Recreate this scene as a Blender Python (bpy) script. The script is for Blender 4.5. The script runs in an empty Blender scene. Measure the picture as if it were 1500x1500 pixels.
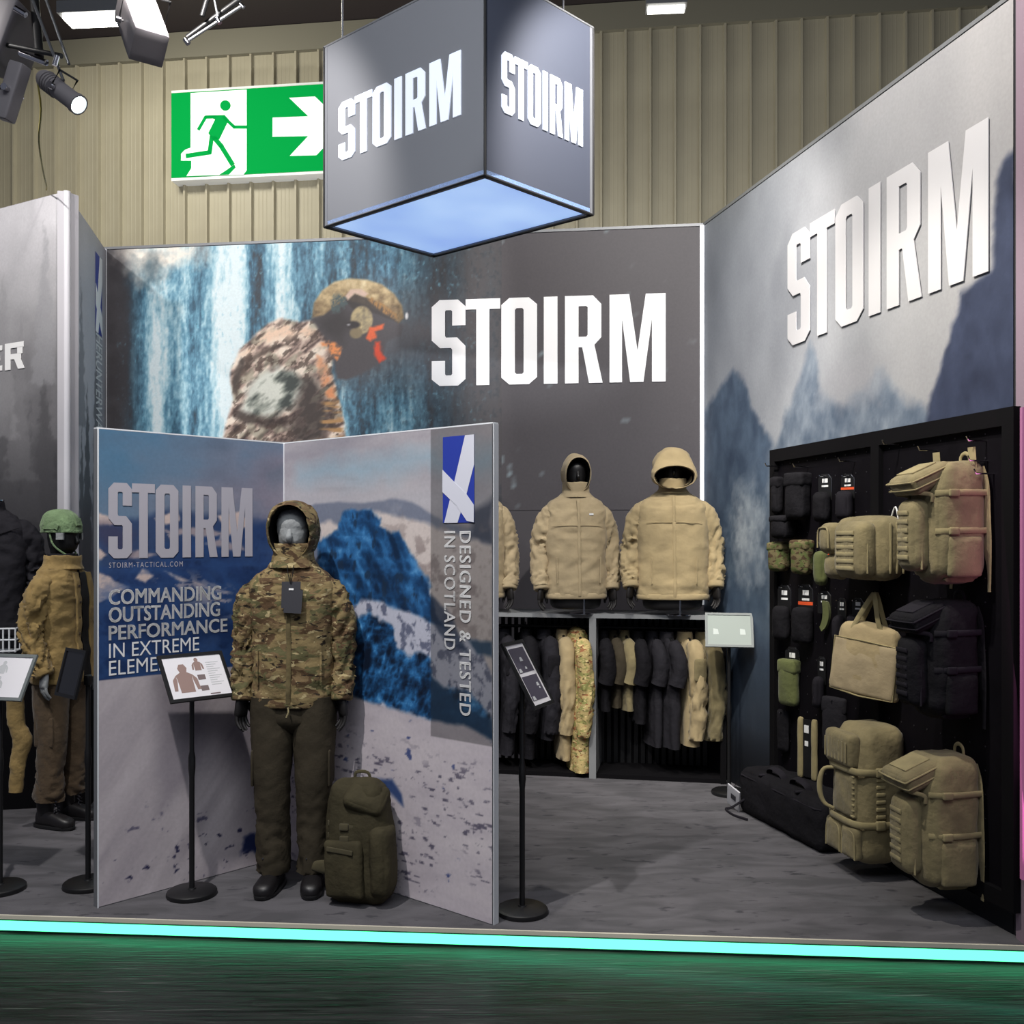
import bpy, math, random
import numpy as np
from mathutils import Vector, Matrix, Euler

# ------------------------------------------------------------------ camera, world, lights, exposure
SC = bpy.context.scene
F, HZ, CX, CH = 1450.0, 790.0, 750.0, 1.68      # focal length (px of a 1500 frame), horizon row, centre column, eye height
cam_d = bpy.data.cameras.new('camera'); cam = bpy.data.objects.new('camera', cam_d)
SC.collection.objects.link(cam); SC.camera = cam
cam.location = (0, 0, CH); cam.rotation_euler = (math.pi/2, 0, 0)
cam_d.sensor_width = 36.0; cam_d.lens = 36.0*F/1500.0; cam_d.shift_y = (HZ-750)/1500.0
cam_d.clip_end = 200
SC.view_settings.view_transform = 'Standard'; SC.view_settings.look = 'None'
SC.view_settings.gamma = 1.0; SC.view_settings.use_curve_mapping = False
SC.view_settings.exposure = 0.0
w = bpy.data.worlds.new('world'); SC.world = w; w.use_nodes = True
w.node_tree.nodes['Background'].inputs[0].default_value = (0.75, 0.8, 1.0, 1)
w.node_tree.nodes['Background'].inputs[1].default_value = 0.16

def lamp(name, kind, loc, target, energy, color=(1, 1, 1), size=0.5, size_y=None, spot=60, blend=0.5):
    d = bpy.data.lights.new(name, kind); d.energy = energy; d.color = color
    if kind == 'AREA':
        d.shape = 'RECTANGLE'; d.size = size; d.size_y = size_y or size
    else:
        d.shadow_soft_size = size
    if kind == 'SPOT':
        d.spot_size = math.radians(spot); d.spot_blend = blend
    o = bpy.data.objects.new(name, d); SC.collection.objects.link(o)
    o.location = loc
    v = Vector(target)-Vector(loc)
    o.rotation_euler = v.to_track_quat('-Z', 'Y').to_euler()
    return o
# stand spots, unseen, set above and in front of the stand
lamp('unseen_stand_spot', 'SPOT', (-1.75, 4.6, 4.6), (-1.5, 7.7, 2.5), 165, (1.0, .95, .9), .06, spot=95)
lamp('unseen_stand_spot', 'SPOT', (-1.7, 2.6, 5.0), (-.9, 4.8, .9), 620, (1.0, .96, .93), .06, spot=48)
lamp('unseen_stand_spot', 'SPOT', (-.2, 3.9, 4.7), (1.95, 5.1, .9), 370, (1.0, .95, .84), .06, spot=60)
lamp('unseen_stand_spot', 'SPOT', (.95, 4.3, 4.8), (.35, 7.3, 2.3), 430, (1.0, .95, .88), .06, spot=80)
lamp('unseen_stand_spot', 'SPOT', (.2, 3.6, 5.2), (2.0, 5.0, 3.5), 430, (1.0, .94, .86), .06, spot=70)
lamp('unseen_stand_spot', 'SPOT', (-3.6, 3.8, 5.0), (-3.1, 6.8, 2.7), 430, (1.0, .96, .92), .06, spot=80)  # unseen spot put in to light the neighbouring stand's front
lamp('unseen_stand_spot', 'SPOT', (-1.5, 4.3, 4.4), (-3.08, 7.3, 2.7), 150, (1.0, .97, .95), .06, spot=34)  # added to brighten the neighbouring stand's side face
lamp('added_sign_spot', 'SPOT', (-1.6, 1.2, 4.3), (-.55, 5.3, 4.0), 520, (.95, .97, 1.0), .06, spot=24)  # unseen spot added to brighten the hanging box sign
lamp('hall_overhead_light', 'AREA', (0, -1.5, 7.4), (0, 4, 0), 250, (.93, .97, 1.0), 6, 3)  # broad fill from an unseen area lamp behind the camera
lamp('hall_wall_wash', 'AREA', (-.5, 9.2, 3.2), (0, 12.4, 4.4), 215, (1.0, .97, .89), 10, .6)  # unseen lamp hidden behind the stand, brightens the hall wall
lamp('hall_overhead_light', 'AREA', (-4.5, 9.8, 7.3), (-3, 12, 4.5), 120, (1.0, .95, .8), 1.5, .6)

lamp('led_strip_light', 'AREA', (-.1, 4.235, -.04), (-.3, 3.4, -1.9), .6, (.18, 1.0, .66), 6.4, .02).rotation_euler[2] += 0

# ------------------------------------------------------------------ helpers
COL = SC.collection
def lin(c):
    c = np.asarray(c, float)/255.0
    return np.where(c <= .04045, c/12.92, ((c+.055)/1.055)**2.4)
def rgba(c): l = lin(c); return (float(l[0]), float(l[1]), float(l[2]), 1.0)
def P(px, py, d): return Vector(((px-CX)/F*d, d, CH-(py-HZ)/F*d))
def G(px, py, z=0.0):
    d = F*(CH-z)/(py-HZ); return Vector(((px-CX)/F*d, d, z))

def hash3(ix, iy, iz, seed):
    h = (ix.astype(np.int64)*374761393 + iy.astype(np.int64)*668265263 + iz.astype(np.int64)*1442695041 + seed*362437) & 0xffffffff
    h = ((h ^ (h >> 13))*1274126177) & 0xffffffff
    h = ((h ^ (h >> 16))*2246822519) & 0xffffffff
    return ((h ^ (h >> 15)) & 0xffffff)/float(0xffffff)
def vnoise(p, seed=0):
    p = np.asarray(p, float); i = np.floor(p).astype(np.int64); f = p-i; f = f*f*(3-2*f)
    r = 0
    for dx in (0, 1):
        for dy in (0, 1):
            for dz in (0, 1):
                wgt = (f[:, 0] if dx else 1-f[:, 0])*(f[:, 1] if dy else 1-f[:, 1])*(f[:, 2] if dz else 1-f[:, 2])
                r = r+wgt*hash3(i[:, 0]+dx, i[:, 1]+dy, i[:, 2]+dz, seed)
    return r*2-1
def fbm(p, seed=0, oct=4, gain=.5):
    p = np.asarray(p, float); r = 0; a = 1; t = 0
    for k in range(oct):
        r = r+a*vnoise(p*(2.03**k)+k*7.3, seed+k*17); t += a; a *= gain
    return r/t

def link(o, parent=None):
    COL.objects.link(o)
    if parent is not None: o.parent = parent
    return o
def tag(o, label=None, cat=None, group=None, kind=None):
    if label: o['label'] = label
    if cat: o['category'] = cat
    if group: o['group'] = group
    if kind: o['kind'] = kind
    return o
def root(name, loc, rz=0, label=None, cat=None, group=None, rot=None):
    o = bpy.data.objects.new(name, None); o.empty_display_size = .1; link(o)
    o.location = loc; o.rotation_euler = rot if rot else (0, 0, rz)
    return tag(o, label, cat, group)

def normals(V, Fs):
    N = np.zeros_like(V)
    q = np.array([f if len(f) == 4 else (f[0], f[1], f[2], f[2]) for f in Fs if len(f) in (3, 4)])
    n = np.cross(V[q[:, 2]]-V[q[:, 0]], V[q[:, 3]]-V[q[:, 1]])
    for k in range(4): np.add.at(N, q[:, k], n)
    return N/np.maximum(np.linalg.norm(N, axis=1), 1e-9)[:, None]
def wrinkle(V, Fs, amp=.006, scale=(9, 9, 14), seed=1, ridge=True):
    V = np.asarray(V, float); N = normals(V, Fs); p = V*np.array(scale)
    n = fbm(p+3*np.stack([fbm(p*.4, seed+5, 2)]*3, 1)*.5, seed, 4)
    if ridge: n = (1-2.2*np.abs(n))-.4
    return V+N*(amp*n)[:, None]

def catmull(K, m):
    K = np.asarray(K, float); n = len(K); out = []
    E = np.vstack([2*K[0]-K[1], K, 2*K[-1]-K[-2]])
    for i in range(n-1):
        p0, p1, p2, p3 = E[i:i+4]
        for t in np.linspace(0, 1, m, endpoint=False):
            out.append(.5*((2*p1)+(-p0+p2)*t+(2*p0-5*p1+4*p2-p3)*t*t+(-p0+3*p1-3*p2+p3)*t**3))
    out.append(K[-1]); return np.array(out)

_rb = {}
def rbox_base(n):
    if n in _rb: return _rb[n]
    t = np.linspace(-1, 1, n+1); u = np.sign(t)*(1-(1-np.abs(t))**1.7)
    idx = {}; V = []; Fs = []
    def vid(p):
        k = tuple(np.round(p, 5))
        if k not in idx: idx[k] = len(V); V.append(p)
        return idx[k]
    for ax in range(3):
        a, b = (ax+1) % 3, (ax+2) % 3
        for s in (-1, 1):
            for i in range(n):
                for j in range(n):
                    q = []
                    for (ii, jj) in ((i, j), (i+1, j), (i+1, j+1), (i, j+1)):
                        p = [0, 0, 0]; p[ax] = float(s); p[a] = u[ii]; p[b] = u[jj]; q.append(vid(p))
                    Fs.append(q if s > 0 else q[::-1])
    _rb[n] = (np.array(V, float), Fs); return _rb[n]

class MB:
    def __init__(s): s.V = []; s.F = []; s.n = 0
    def add(s, V, Fs, M=None):
        V = np.asarray(V, float).reshape(-1, 3)
        if M is not None:
            M = np.array(M); V = V@M[:3, :3].T+M[:3, 3]
        s.V.append(V); s.F += [tuple(int(i)+s.n for i in f) for f in Fs]; s.n += len(V); return s
    def box(s, c, sz, rot=(0, 0, 0)):
        h = np.array(sz)/2.0
        V = np.array([[x, y, z] for x in (-1, 1) for y in (-1, 1) for z in (-1, 1)])*h
        R = np.array(Euler(rot).to_matrix()); V = V@R.T+np.array(c)
        return s.add(V, [(0, 1, 3, 2), (4, 6, 7, 5), (0, 4, 5, 1), (2, 3, 7, 6), (0, 2, 6, 4), (1, 5, 7, 3)])
    def rbox(s, c, sz, r=.02, bulge=0.0, n=10, rot=(0, 0, 0), fn=None, wr=None):
        B, Fs = rbox_base(n); h = np.array(sz)/2.0; r = min(r, h.min()*.98)
        p = B*h; q = np.clip(p, -(h-r), h-r); d = p-q
        L = np.linalg.norm(d, axis=1); ok = L > 1e-9
        V = q.copy(); V[ok] += d[ok]/L[ok][:, None]*r
        if bulge:
            b = bulge if hasattr(bulge, '__len__') else (bulge,)*3
            for a in range(3):
                o1, o2 = (a+1) % 3, (a+2) % 3
                V[:, a] += B[:, a]*b[a]*(1-B[:, o1]**2)*(1-B[:, o2]**2)*(np.abs(B[:, a]) > .1)
        if fn is not None: V = fn(V, B)
        if wr: V = wrinkle(V, Fs, *wr)
        R = np.array(Euler(rot).to_matrix()); V = V@R.T+np.array(c)
        return s.add(V, Fs)
    def rings(s, C, U, W, n=24, e=2.0, caps=True, fn=None, wr=None):
        C, U, W = [np.asarray(a, float) for a in (C, U, W)]; m = len(C)
        th = np.linspace(0, 2*math.pi, n, endpoint=False)
        ct, st = np.cos(th), np.sin(th)
        ct = np.sign(ct)*np.abs(ct)**(2/e); st = np.sign(st)*np.abs(st)**(2/e)
        V = (C[:, None, :]+ct[None, :, None]*U[:, None, :]+st[None, :, None]*W[:, None, :]).reshape(-1, 3)
        Fs = [(i*n+j, i*n+(j+1) % n, (i+1)*n+(j+1) % n, (i+1)*n+j) for i in range(m-1) for j in range(n)]
        if fn is not None: V = fn(V, np.repeat(np.linspace(0, 1, m), n), np.tile(th, m))
        if wr: V = wrinkle(V, Fs, *wr)
        if caps: Fs = Fs+[tuple(range(n))[::-1], tuple((m-1)*n+j for j in range(n))]
        return s.add(V, Fs)
    def column(s, K, n=48, m=8, e=2.0, caps=True, fn=None, wr=None):
        """vertical loft; K rows: z, rx, ry, x0, y0"""
        K = [list(k)+[0]*(5-len(k)) for k in K]; R = catmull(K, m)
        z = np.zeros(len(R))
        C = np.stack([R[:, 3], R[:, 4], R[:, 0]], 1)
        U = np.stack([R[:, 1], z, z], 1); W = np.stack([z, R[:, 2], z], 1)
        return s.rings(C, U, W, n, e, caps, fn, wr)
    def tube(s, pts, r, n=10, m=1, flat=1.0, up=(0, 1, 0), caps=True, fn=None, wr=None):
        pts = np.asarray(pts, float); r = np.full(len(pts), r, float) if np.isscalar(r) else np.asarray(r, float)
        if m > 1:
            R = catmull(np.hstack([pts, r[:, None]]), m); pts = R[:, :3]; r = R[:, 3]
        T = np.gradient(pts, axis=0); T /= np.maximum(np.linalg.norm(T, axis=1), 1e-9)[:, None]
        up = np.array(up, float); U = np.cross(T, up)
        L = np.linalg.norm(U, axis=1); bad = L < 1e-3
        U[bad] = np.cross(T[bad], np.array([1.0, .02, .03])); U /= np.linalg.norm(U, axis=1)[:, None]
        W = np.cross(T, U)
        return s.rings(pts, U*r[:, None], W*(r*flat)[:, None], n, 2.0, caps, fn, wr)
    def cyl(s, a, b, r0, r1=None, n=16): return s.tube([a, b], [r0, r0 if r1 is None else r1], n)
    def lathe(s, prof, n=32, c=(0, 0, 0)):
        C = [(c[0], c[1], c[2]+z) for r, z in prof]
        U = [(r, 0, 0) for r, z in prof]; W = [(0, r, 0) for r, z in prof]
        return s.rings(C, U, W, n)
    def prism(s, pts, fr, t=.003, off=0.0):
        """2-D outline pts on frame fr(s, z, off) given a thickness t"""
        k = len(pts); a = [fr(p[0], p[1], off+t) for p in pts]; b = [fr(p[0], p[1], off) for p in pts]
        Fs = [tuple(range(k)), tuple(range(2*k-1, k-1, -1))]+[(i, k+i, k+(i+1) % k, (i+1) % k) for i in range(k)]
        return s.add([tuple(v) for v in a+b], Fs)
    def build(s, name, mat, parent=None, smooth=True, label=None, kind=None, ang=38, loc=None):
        me = bpy.data.meshes.new(name); V = np.vstack(s.V)
        me.from_pydata(V.tolist(), [], s.F)
        if mat is not None: me.materials.append(mat)
        if smooth:
            me.polygons.foreach_set('use_smooth', [True]*len(me.polygons)); me.set_sharp_from_angle(angle=math.radians(ang))
        me.update()
        o = bpy.data.objects.new(name, me); link(o, parent); tag(o, label, kind=kind)
        if loc is not None: o.location = loc
        return o
def share(src, name=None, parent=None, loc=None, rot=None, scale=None):
    c = src.copy(); COL.objects.link(c); c.parent = parent if parent is not None else src.parent
    if loc is not None: c.location = loc
    if rot is not None: c.rotation_euler = rot
    if scale is not None: c.scale = scale
    return c
def copy_tree(o, parent=None):
    c = o.copy(); COL.objects.link(c); c.parent = parent
    for ch in [x for x in COL.objects if x.parent == o]: copy_tree(ch, c)
    return c

class Plane:
    """vertical plane through floor points A, B; s runs A to B, normal faces the camera side given"""
    def __init__(s, A, B, flip=False):
        s.A = np.array(A[:2], float); d = np.array(B[:2], float)-s.A; s.L = np.linalg.norm(d); s.u = d/s.L
        s.n = np.array([s.u[1], -s.u[0]])
        if flip: s.n = -s.n
        s.rz = math.atan2(s.n[0], -s.n[1])
    def hit(s, px, py=None, off=0.0):
        o = s.A+s.n*off; dx = (px-CX)/F
        # (o + u t) has x = dx*y
        t = (dx*o[1]-o[0])/(s.u[0]-dx*s.u[1]); y = o[1]+s.u[1]*t
        return (t, CH-(py-HZ)/F*y) if py is not None else t
    def pt(s, a, z, off=0.0):
        q = s.A+s.u*a+s.n*off; return Vector((q[0], q[1], z))
    def fr(s): return lambda a, z, off=0.0: s.pt(a, z, off)

# ------------------------------------------------------------------ materials
def new_mat(name):
    m = bpy.data.materials.new(name); m.use_nodes = True; return m, m.node_tree, m.node_tree.nodes['Principled BSDF']
def bump(nt, b, scale, strength, dist=.01, coords='Object', detail=3, stretch=(1, 1, 1), tex='noise'):
    tc = nt.nodes.new('ShaderNodeTexCoord'); mp = nt.nodes.new('ShaderNodeMapping'); mp.inputs['Scale'].default_value = stretch
    nt.links.new(tc.outputs[coords], mp.inputs[0])
    n = nt.nodes.new('ShaderNodeTexNoise'); n.inputs['Scale'].default_value = scale; n.inputs['Detail'].default_value = detail
    nt.links.new(mp.outputs[0], n.inputs['Vector'])
    bp = nt.nodes.new('ShaderNodeBump'); bp.inputs['Strength'].default_value = strength; bp.inputs['Distance'].default_value = dist
    nt.links.new(n.outputs[0], bp.inputs['Height'])
    if b.inputs['Normal'].is_linked: nt.links.new(b.inputs['Normal'].links[0].from_socket, bp.inputs['Normal'])
    nt.links.new(bp.outputs[0], b.inputs['Normal']); return n
def plain(name, c, rough=.6, metal=0.0, spec=.5, emit=0.0, ecol=None):
    m, nt, b = new_mat(name); b.inputs['Base Color'].default_value = rgba(c)
    b.inputs['Roughness'].default_value = rough; b.inputs['Metallic'].default_value = metal
    b.inputs['Specular IOR Level'].default_value = spec
    if emit:
        b.inputs['Emission Color'].default_value = rgba(ecol or c); b.inputs['Emission Strength'].default_value = emit
    return m
def mixc(nt, fac, a, b):
    mx = nt.nodes.new('ShaderNodeMix'); mx.data_type = 'RGBA'
    nt.links.new(fac, mx.inputs[0])
    for i, v in ((6, a), (7, b)):
        if isinstance(v, (tuple, list)): mx.inputs[i].default_value = rgba(v)
        else: nt.links.new(v, mx.inputs[i])
    return mx.outputs[2]
def tnoise(nt, scale, stretch=(1, 1, 1), off=0, detail=3, coords='Object', dist=0):
    tc = nt.nodes.new('ShaderNodeTexCoord'); mp = nt.nodes.new('ShaderNodeMapping'); mp.inputs['Scale'].default_value = stretch
    mp.inputs['Location'].default_value = (off, off*.7, off*1.3)
    nt.links.new(tc.outputs[coords], mp.inputs[0])
    n = nt.nodes.new('ShaderNodeTexNoise'); n.inputs['Scale'].default_value = scale; n.inputs['Detail'].default_value = detail
    n.inputs['Distortion'].default_value = dist
    nt.links.new(mp.outputs[0], n.inputs['Vector']); return n.outputs[0]
def ramp(nt, fac, a, b):
    r = nt.nodes.new('ShaderNodeMapRange'); r.inputs[1].default_value = a; r.inputs[2].default_value = b
    nt.links.new(fac, r.inputs[0]); return r.outputs[0]
def fabric(name, c, rough=.85, var=.08, weave=.25, crease=.35, cscale=16):
    m, nt, b = new_mat(name)
    n = tnoise(nt, 9, detail=5)
    d = [max(0, x*(1-var)) for x in c]; l = [min(255, x*(1+var)) for x in c]
    nt.links.new(mixc(nt, ramp(nt, n, .35, .65), d, l), b.inputs['Base Color'])
    b.inputs['Roughness'].default_value = rough; b.inputs['Specular IOR Level'].default_value = .25
    b.inputs['Sheen Weight'].default_value = .15
    if weave: bump(nt, b, 420, weave, .002)
    if crease: bump(nt, b, cscale, crease, .03, detail=5)
    return m
def camo(name, base, tones, scale=9, stretch=(1, 1, 2.2), crease=.35):
    """tones: list of (colour, threshold, scale multiplier)"""
    m, nt, b = new_mat(name)
    c = mixc(nt, ramp(nt, tnoise(nt, scale*.5, stretch, 1.1), .4, .6), [x*.88 for x in base], base)
    for k, (t, th, sm) in enumerate(tones):
        n = tnoise(nt, scale*sm, stretch, 3.7+5.1*k, 3.5, dist=.5)
        c = mixc(nt, ramp(nt, n, th, th+.025), c, t)
    nt.links.new(c, b.inputs['Base Color']); b.inputs['Roughness'].default_value = .85
    b.inputs['Specular IOR Level'].default_value = .25
    bump(nt, b, 400, .2, .002)
    if crease: bump(nt, b, 18, crease, .02, detail=4)
    return m
def printed(name, rough=.55, grain=.06, emit=0):
    m, nt, b = new_mat(name)
    a = nt.nodes.new('ShaderNodeAttribute'); a.attribute_name = 'Col'
    n = tnoise(nt, 60, detail=4)
    v = nt.nodes.new('ShaderNodeHueSaturation'); nt.links.new(a.outputs['Color'], v.inputs['Color'])
    nt.links.new(ramp(nt, n, -4, 5), v.inputs['Value'])
    r = ramp(nt, n, 0, 1); mr = r.node; mr.inputs[3].default_value = 1-grain*2; mr.inputs[4].default_value = 1+grain*2
    nt.links.new(r, v.inputs['Value'])
    nt.links.new(v.outputs[0], b.inputs['Base Color']); b.inputs['Roughness'].default_value = rough
    b.inputs['Specular IOR Level'].default_value = .3
    if emit:
        nt.links.new(v.outputs[0], b.inputs['Emission Color']); b.inputs['Emission Strength'].default_value = emit
    return m
M = {}
M['graphic'] = printed('printed_fabric')
M['backlit'] = printed('backlit_printed_fabric', emit=.25)
M['alu'] = plain('brushed_aluminium', (150, 152, 156), .35, .8)
M['alu_grey'] = plain('grey_anodised_edge', (128, 130, 134), .5, .3)
M['white_edge'] = plain('white_frame_edge', (225, 228, 232), .5)
M['black'] = plain('black_powder_coat', (20, 20, 22), .45)
M['black_matt'] = plain('black_matt_board', (12, 11, 14), .85, spec=.12)
M['board'] = fabric('dark_peg_board', (14, 12, 17), .7, .1, 0, .05)
M['chrome'] = plain('chrome', (200, 200, 205), .15, 1.0)
M['grey_shelf'] = plain('grey_counter_board', (132, 134, 136), .6)
M['letter_grey'] = plain('light_grey_vinyl_letters', (205, 204, 207), .6)
M['letter_dim'] = plain('pale_grey_printed_letters', (176, 173, 182), .6)
M['letter_white'] = plain('white_vinyl_letters', (238, 238, 238), .6)
M['letter_mid'] = plain('silver_grey_letters', (190, 190, 188), .6)
M['paper'] = plain('white_paper', (232, 230, 234), .35)
M['ink'] = plain('grey_ink', (120, 105, 105), .6)
M['ink_dark'] = plain('dark_ink', (50, 46, 52), .6)
M['ink_pale'] = plain('pale_grey_ink', (196, 198, 200), .6)
M['ink_brown'] = plain('brown_ink', (150, 125, 118), .6)
for n_ in ('board',): M[n_].node_tree.nodes['Principled BSDF'].inputs['Specular IOR Level'].default_value = .08; M[n_].node_tree.nodes['Principled BSDF'].inputs['Sheen Weight'].default_value = 0
M['tan'] = fabric('tan_soft_shell', (170, 153, 122), var=.04, crease=.3, cscale=9)
M['tan2'] = fabric('sand_jacket_cloth', (168, 150, 114), var=.04, crease=.35, cscale=9)
M['gold'] = fabric('golden_tan_cloth', (150, 126, 80), crease=.45)
M['coyote'] = fabric('coyote_cordura', (128, 117, 86), weave=.4, crease=.32)
M['coyote_web'] = fabric('coyote_webbing', (146, 134, 98), weave=.5, crease=.1)
M['olive'] = fabric('dark_olive_cordura', (66, 61, 45), weave=.4, crease=.4)
M['olive_web'] = fabric('olive_webbing', (78, 72, 52), weave=.5, crease=.1)
M['green'] = fabric('olive_green_cloth', (92, 98, 58), crease=.3)
M['black_cloth'] = fabric('black_cordura', (24, 23, 27), weave=.4, crease=.4)
M['black_web'] = fabric('black_webbing', (34, 32, 38), weave=.4, crease=.1)
M['char'] = fabric('charcoal_cloth', (38, 37, 42), var=.06, crease=.35)
M['char_dark'] = fabric('dark_charcoal_patch_cloth', (26, 25, 29), crease=.3)
M['trouser'] = fabric('olive_brown_trouser_cloth', (62, 56, 45), crease=.22)
M['trouser_brown'] = fabric('brown_trouser_cloth', (78, 64, 48), crease=.4)
M['leather'] = plain('black_boot_leather', (24, 22, 24), .45)
M['glove'] = plain('black_glove', (22, 19, 20), .6)
M['gaiter'] = fabric('grey_neck_gaiter', (142, 145, 146), crease=.5)
M['head_black'] = plain('black_head_form', (14, 13, 15), .5)
M['tag_dark'] = plain('dark_swing_tag', (52, 52, 58), .5)
M['orange'] = plain('orange_print', (225, 85, 40), .6)
M['helmet'] = fabric('green_helmet_cover', (118, 142, 104), crease=.6, cscale=30)
M['camo'] = camo('woodland_tan_camouflage', (142, 124, 86), [((96, 92, 62), .53, .9), ((88, 68, 48), .545, 1.0), ((118, 98, 70), .55, 1.7), ((172, 156, 116), .6, 2.1), ((50, 42, 32), .61, 2.3)], crease=.6)
M['camo_bright'] = camo('pale_camouflage', (205, 182, 124), [((150, 148, 90), .54, .9), ((158, 104, 72), .58, 1.2), ((226, 204, 148), .6, 1.7), ((92, 72, 48), .62, 2.2)], scale=16)
M['camo_small'] = camo('small_pouch_camouflage', (112, 102, 72), [((86, 94, 54), .5, 2), ((70, 54, 38), .56, 2.4), ((48, 40, 30), .64, 3)])
M['lamp'] = plain('grey_lamp_housing', (138, 133, 136), .5, .1); M['lamp_glow'] = plain('lit_lens', (230, 250, 250), .3, emit=9)

for n_ in ('black_cloth', 'black_web', 'char', 'char_dark', 'olive', 'trouser'):
    b_ = M[n_].node_tree.nodes['Principled BSDF']; b_.inputs['Sheen Weight'].default_value = 0; b_.inputs['Specular IOR Level'].default_value = .15
# ------------------------------------------------------------------ the planes of the place
BW = Plane((-3.26, 7.9), (1.415, 7.3))                     # back wall of the stand
RW = Plane((1.415, 7.3), (2.135, 4.22))                    # right wall, coming towards the camera
VL = Plane((-1.89, 4.51), (-1.205, 5.23))                  # left wing of the V-shaped display
VR = Plane((-1.205, 5.23), (-.083, 4.31))                  # right wing
LF = Plane((-5.6, 8.02), (-2.95, 6.54))                    # neighbouring stand, front face
LS = Plane((-2.95, 6.54), (-3.23, 7.87))                   # neighbouring stand, side face
c7, s7 = math.cos(math.radians(7.3)), math.sin(math.radians(7.3))
HW = Plane((-14*c7, 12+14*s7), (14*c7, 12-14*s7))          # hall wall
WH = 3.99                                                   # height of the stand walls
VH = 2.185                                                  # height of the V display

# ------------------------------------------------------------------ print painter: colours laid in the panel's own metres
class Print:
    def __init__(s, pl, s0, s1, z0, z1, step, seed=0):
        s.pl = pl; s.nx = max(2, int((s1-s0)/step)+1); s.nz = max(2, int((z1-z0)/step)+1)
        a, z = np.meshgrid(np.linspace(s0, s1, s.nx), np.linspace(z0, z1, s.nz))
        s.a, s.z = a.ravel(), z.ravel(); s.C = np.zeros((len(s.a), 3)); s.seed = seed
    def q(s, px): return np.array([s.pl.hit(x, y) for x, y in px])
    def n(s, sx, sz, seed=0, oct=4): return fbm(np.stack([s.a*sx, s.z*sz, np.full(len(s.a), .5+seed)], 1), s.seed+seed, oct)
    def rdg(s, sx, sz, seed=0, sh=0.0, oct=5):
        q = np.stack([(s.a+sh*s.z)*sx, s.z*sz, np.full(len(s.a), .5+seed)], 1); r = 0; a = 1; t = 0
        for k in range(oct): r = r+a*(1-2*np.abs(vnoise(q*2.07**k+k*3.1, s.seed+seed+k))); t += a; a *= .55
        return r/t
    def poly(s, px, soft=.006, rough=0, rs=12, seed=0, keep=False):
        Q = s.q(px) if not keep else np.asarray(px, float)
        x, y = s.a.copy(), s.z.copy()
        if rough:
            x = x+rough*s.n(rs, rs, seed+1); y = y+rough*s.n(rs, rs, seed+2)
        ins = np.zeros(len(x), bool); D = np.full(len(x), 9.0)
        for i in range(len(Q)):
            x0, y0 = Q[i]; x1, y1 = Q[(i+1) % len(Q)]
            cr = ((y0 > y) != (y1 > y))
            if abs(y1-y0) > 1e-9: ins ^= cr & (x < (x1-x0)*(y-y0)/(y1-y0)+x0)
            dx, dy = x1-x0, y1-y0; L = dx*dx+dy*dy+1e-12
            t = np.clip(((x-x0)*dx+(y-y0)*dy)/L, 0, 1); D = np.minimum(D, np.hypot(x-x0-t*dx, y-y0-t*dy))
        sd = np.where(ins, D, -D); return np.clip(sd/soft*.5+.5, 0, 1)
    def blob(s, px, rx, ry, soft=.3, rough=0):
        c = s.q([px])[0]; x, y = s.a-c[0], s.z-c[1]
        if rough: x = x+rough*s.n(14, 14, 3); y = y+rough*s.n(14, 14, 4)
        r = np.sqrt((x/rx)**2+(y/ry)**2); return np.clip((1-r)/soft, 0, 1)
    def grad(s, py0, py1, px):
        z0 = s.pl.hit(px, py0)[1]; z1 = s.pl.hit(px, py1)[1]; return np.clip((s.z-z0)/(z1-z0), 0, 1)
    def gradx(s, px0, px1):
        a0, a1 = s.pl.hit(px0), s.pl.hit(px1); return np.clip((s.a-a0)/(a1-a0), 0, 1)
    def set(s, c, m=None):
        c = np.asarray(c, float)
        if m is None: s.C = np.broadcast_to(c, s.C.shape).copy()
        else: s.C = s.C*(1-m[:, None])+c*m[:, None]
    def mul(s, f, m): s.C = s.C*(1-m[:, None]*(1-f))
    def build(s, name, parent, mat, off=.004, label=None, gain=1.0):
        n = s.nx; u, nn, A = s.pl.u, s.pl.n, s.pl.A
        V = np.stack([A[0]+u[0]*s.a+nn[0]*off, A[1]+u[1]*s.a+nn[1]*off, s.z], 1)
        i = np.arange(s.nx*s.nz).reshape(s.nz, s.nx)
        Fc = np.stack([i[:-1, :-1], i[:-1, 1:], i[1:, 1:], i[1:, :-1]], -1).reshape(-1, 4)
        me = bpy.data.meshes.new(name); me.vertices.add(len(V)); me.vertices.foreach_set('co', V.ravel())
        me.loops.add(Fc.size); me.loops.foreach_set('vertex_index', Fc.ravel())
        me.polygons.add(len(Fc)); me.polygons.foreach_set('loop_start', np.arange(0, Fc.size, 4))
        me.update(calc_edges=True)
        at = me.color_attributes.new('Col', 'FLOAT_COLOR', 'POINT')
        L = np.hstack([lin(np.clip(s.C*gain, 0, 255)), np.ones((len(V), 1))]); at.data.foreach_set('color', L.ravel())
        me.materials.append(mat); o = bpy.data.objects.new(name, me); link(o, parent); tag(o, label); return o

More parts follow.
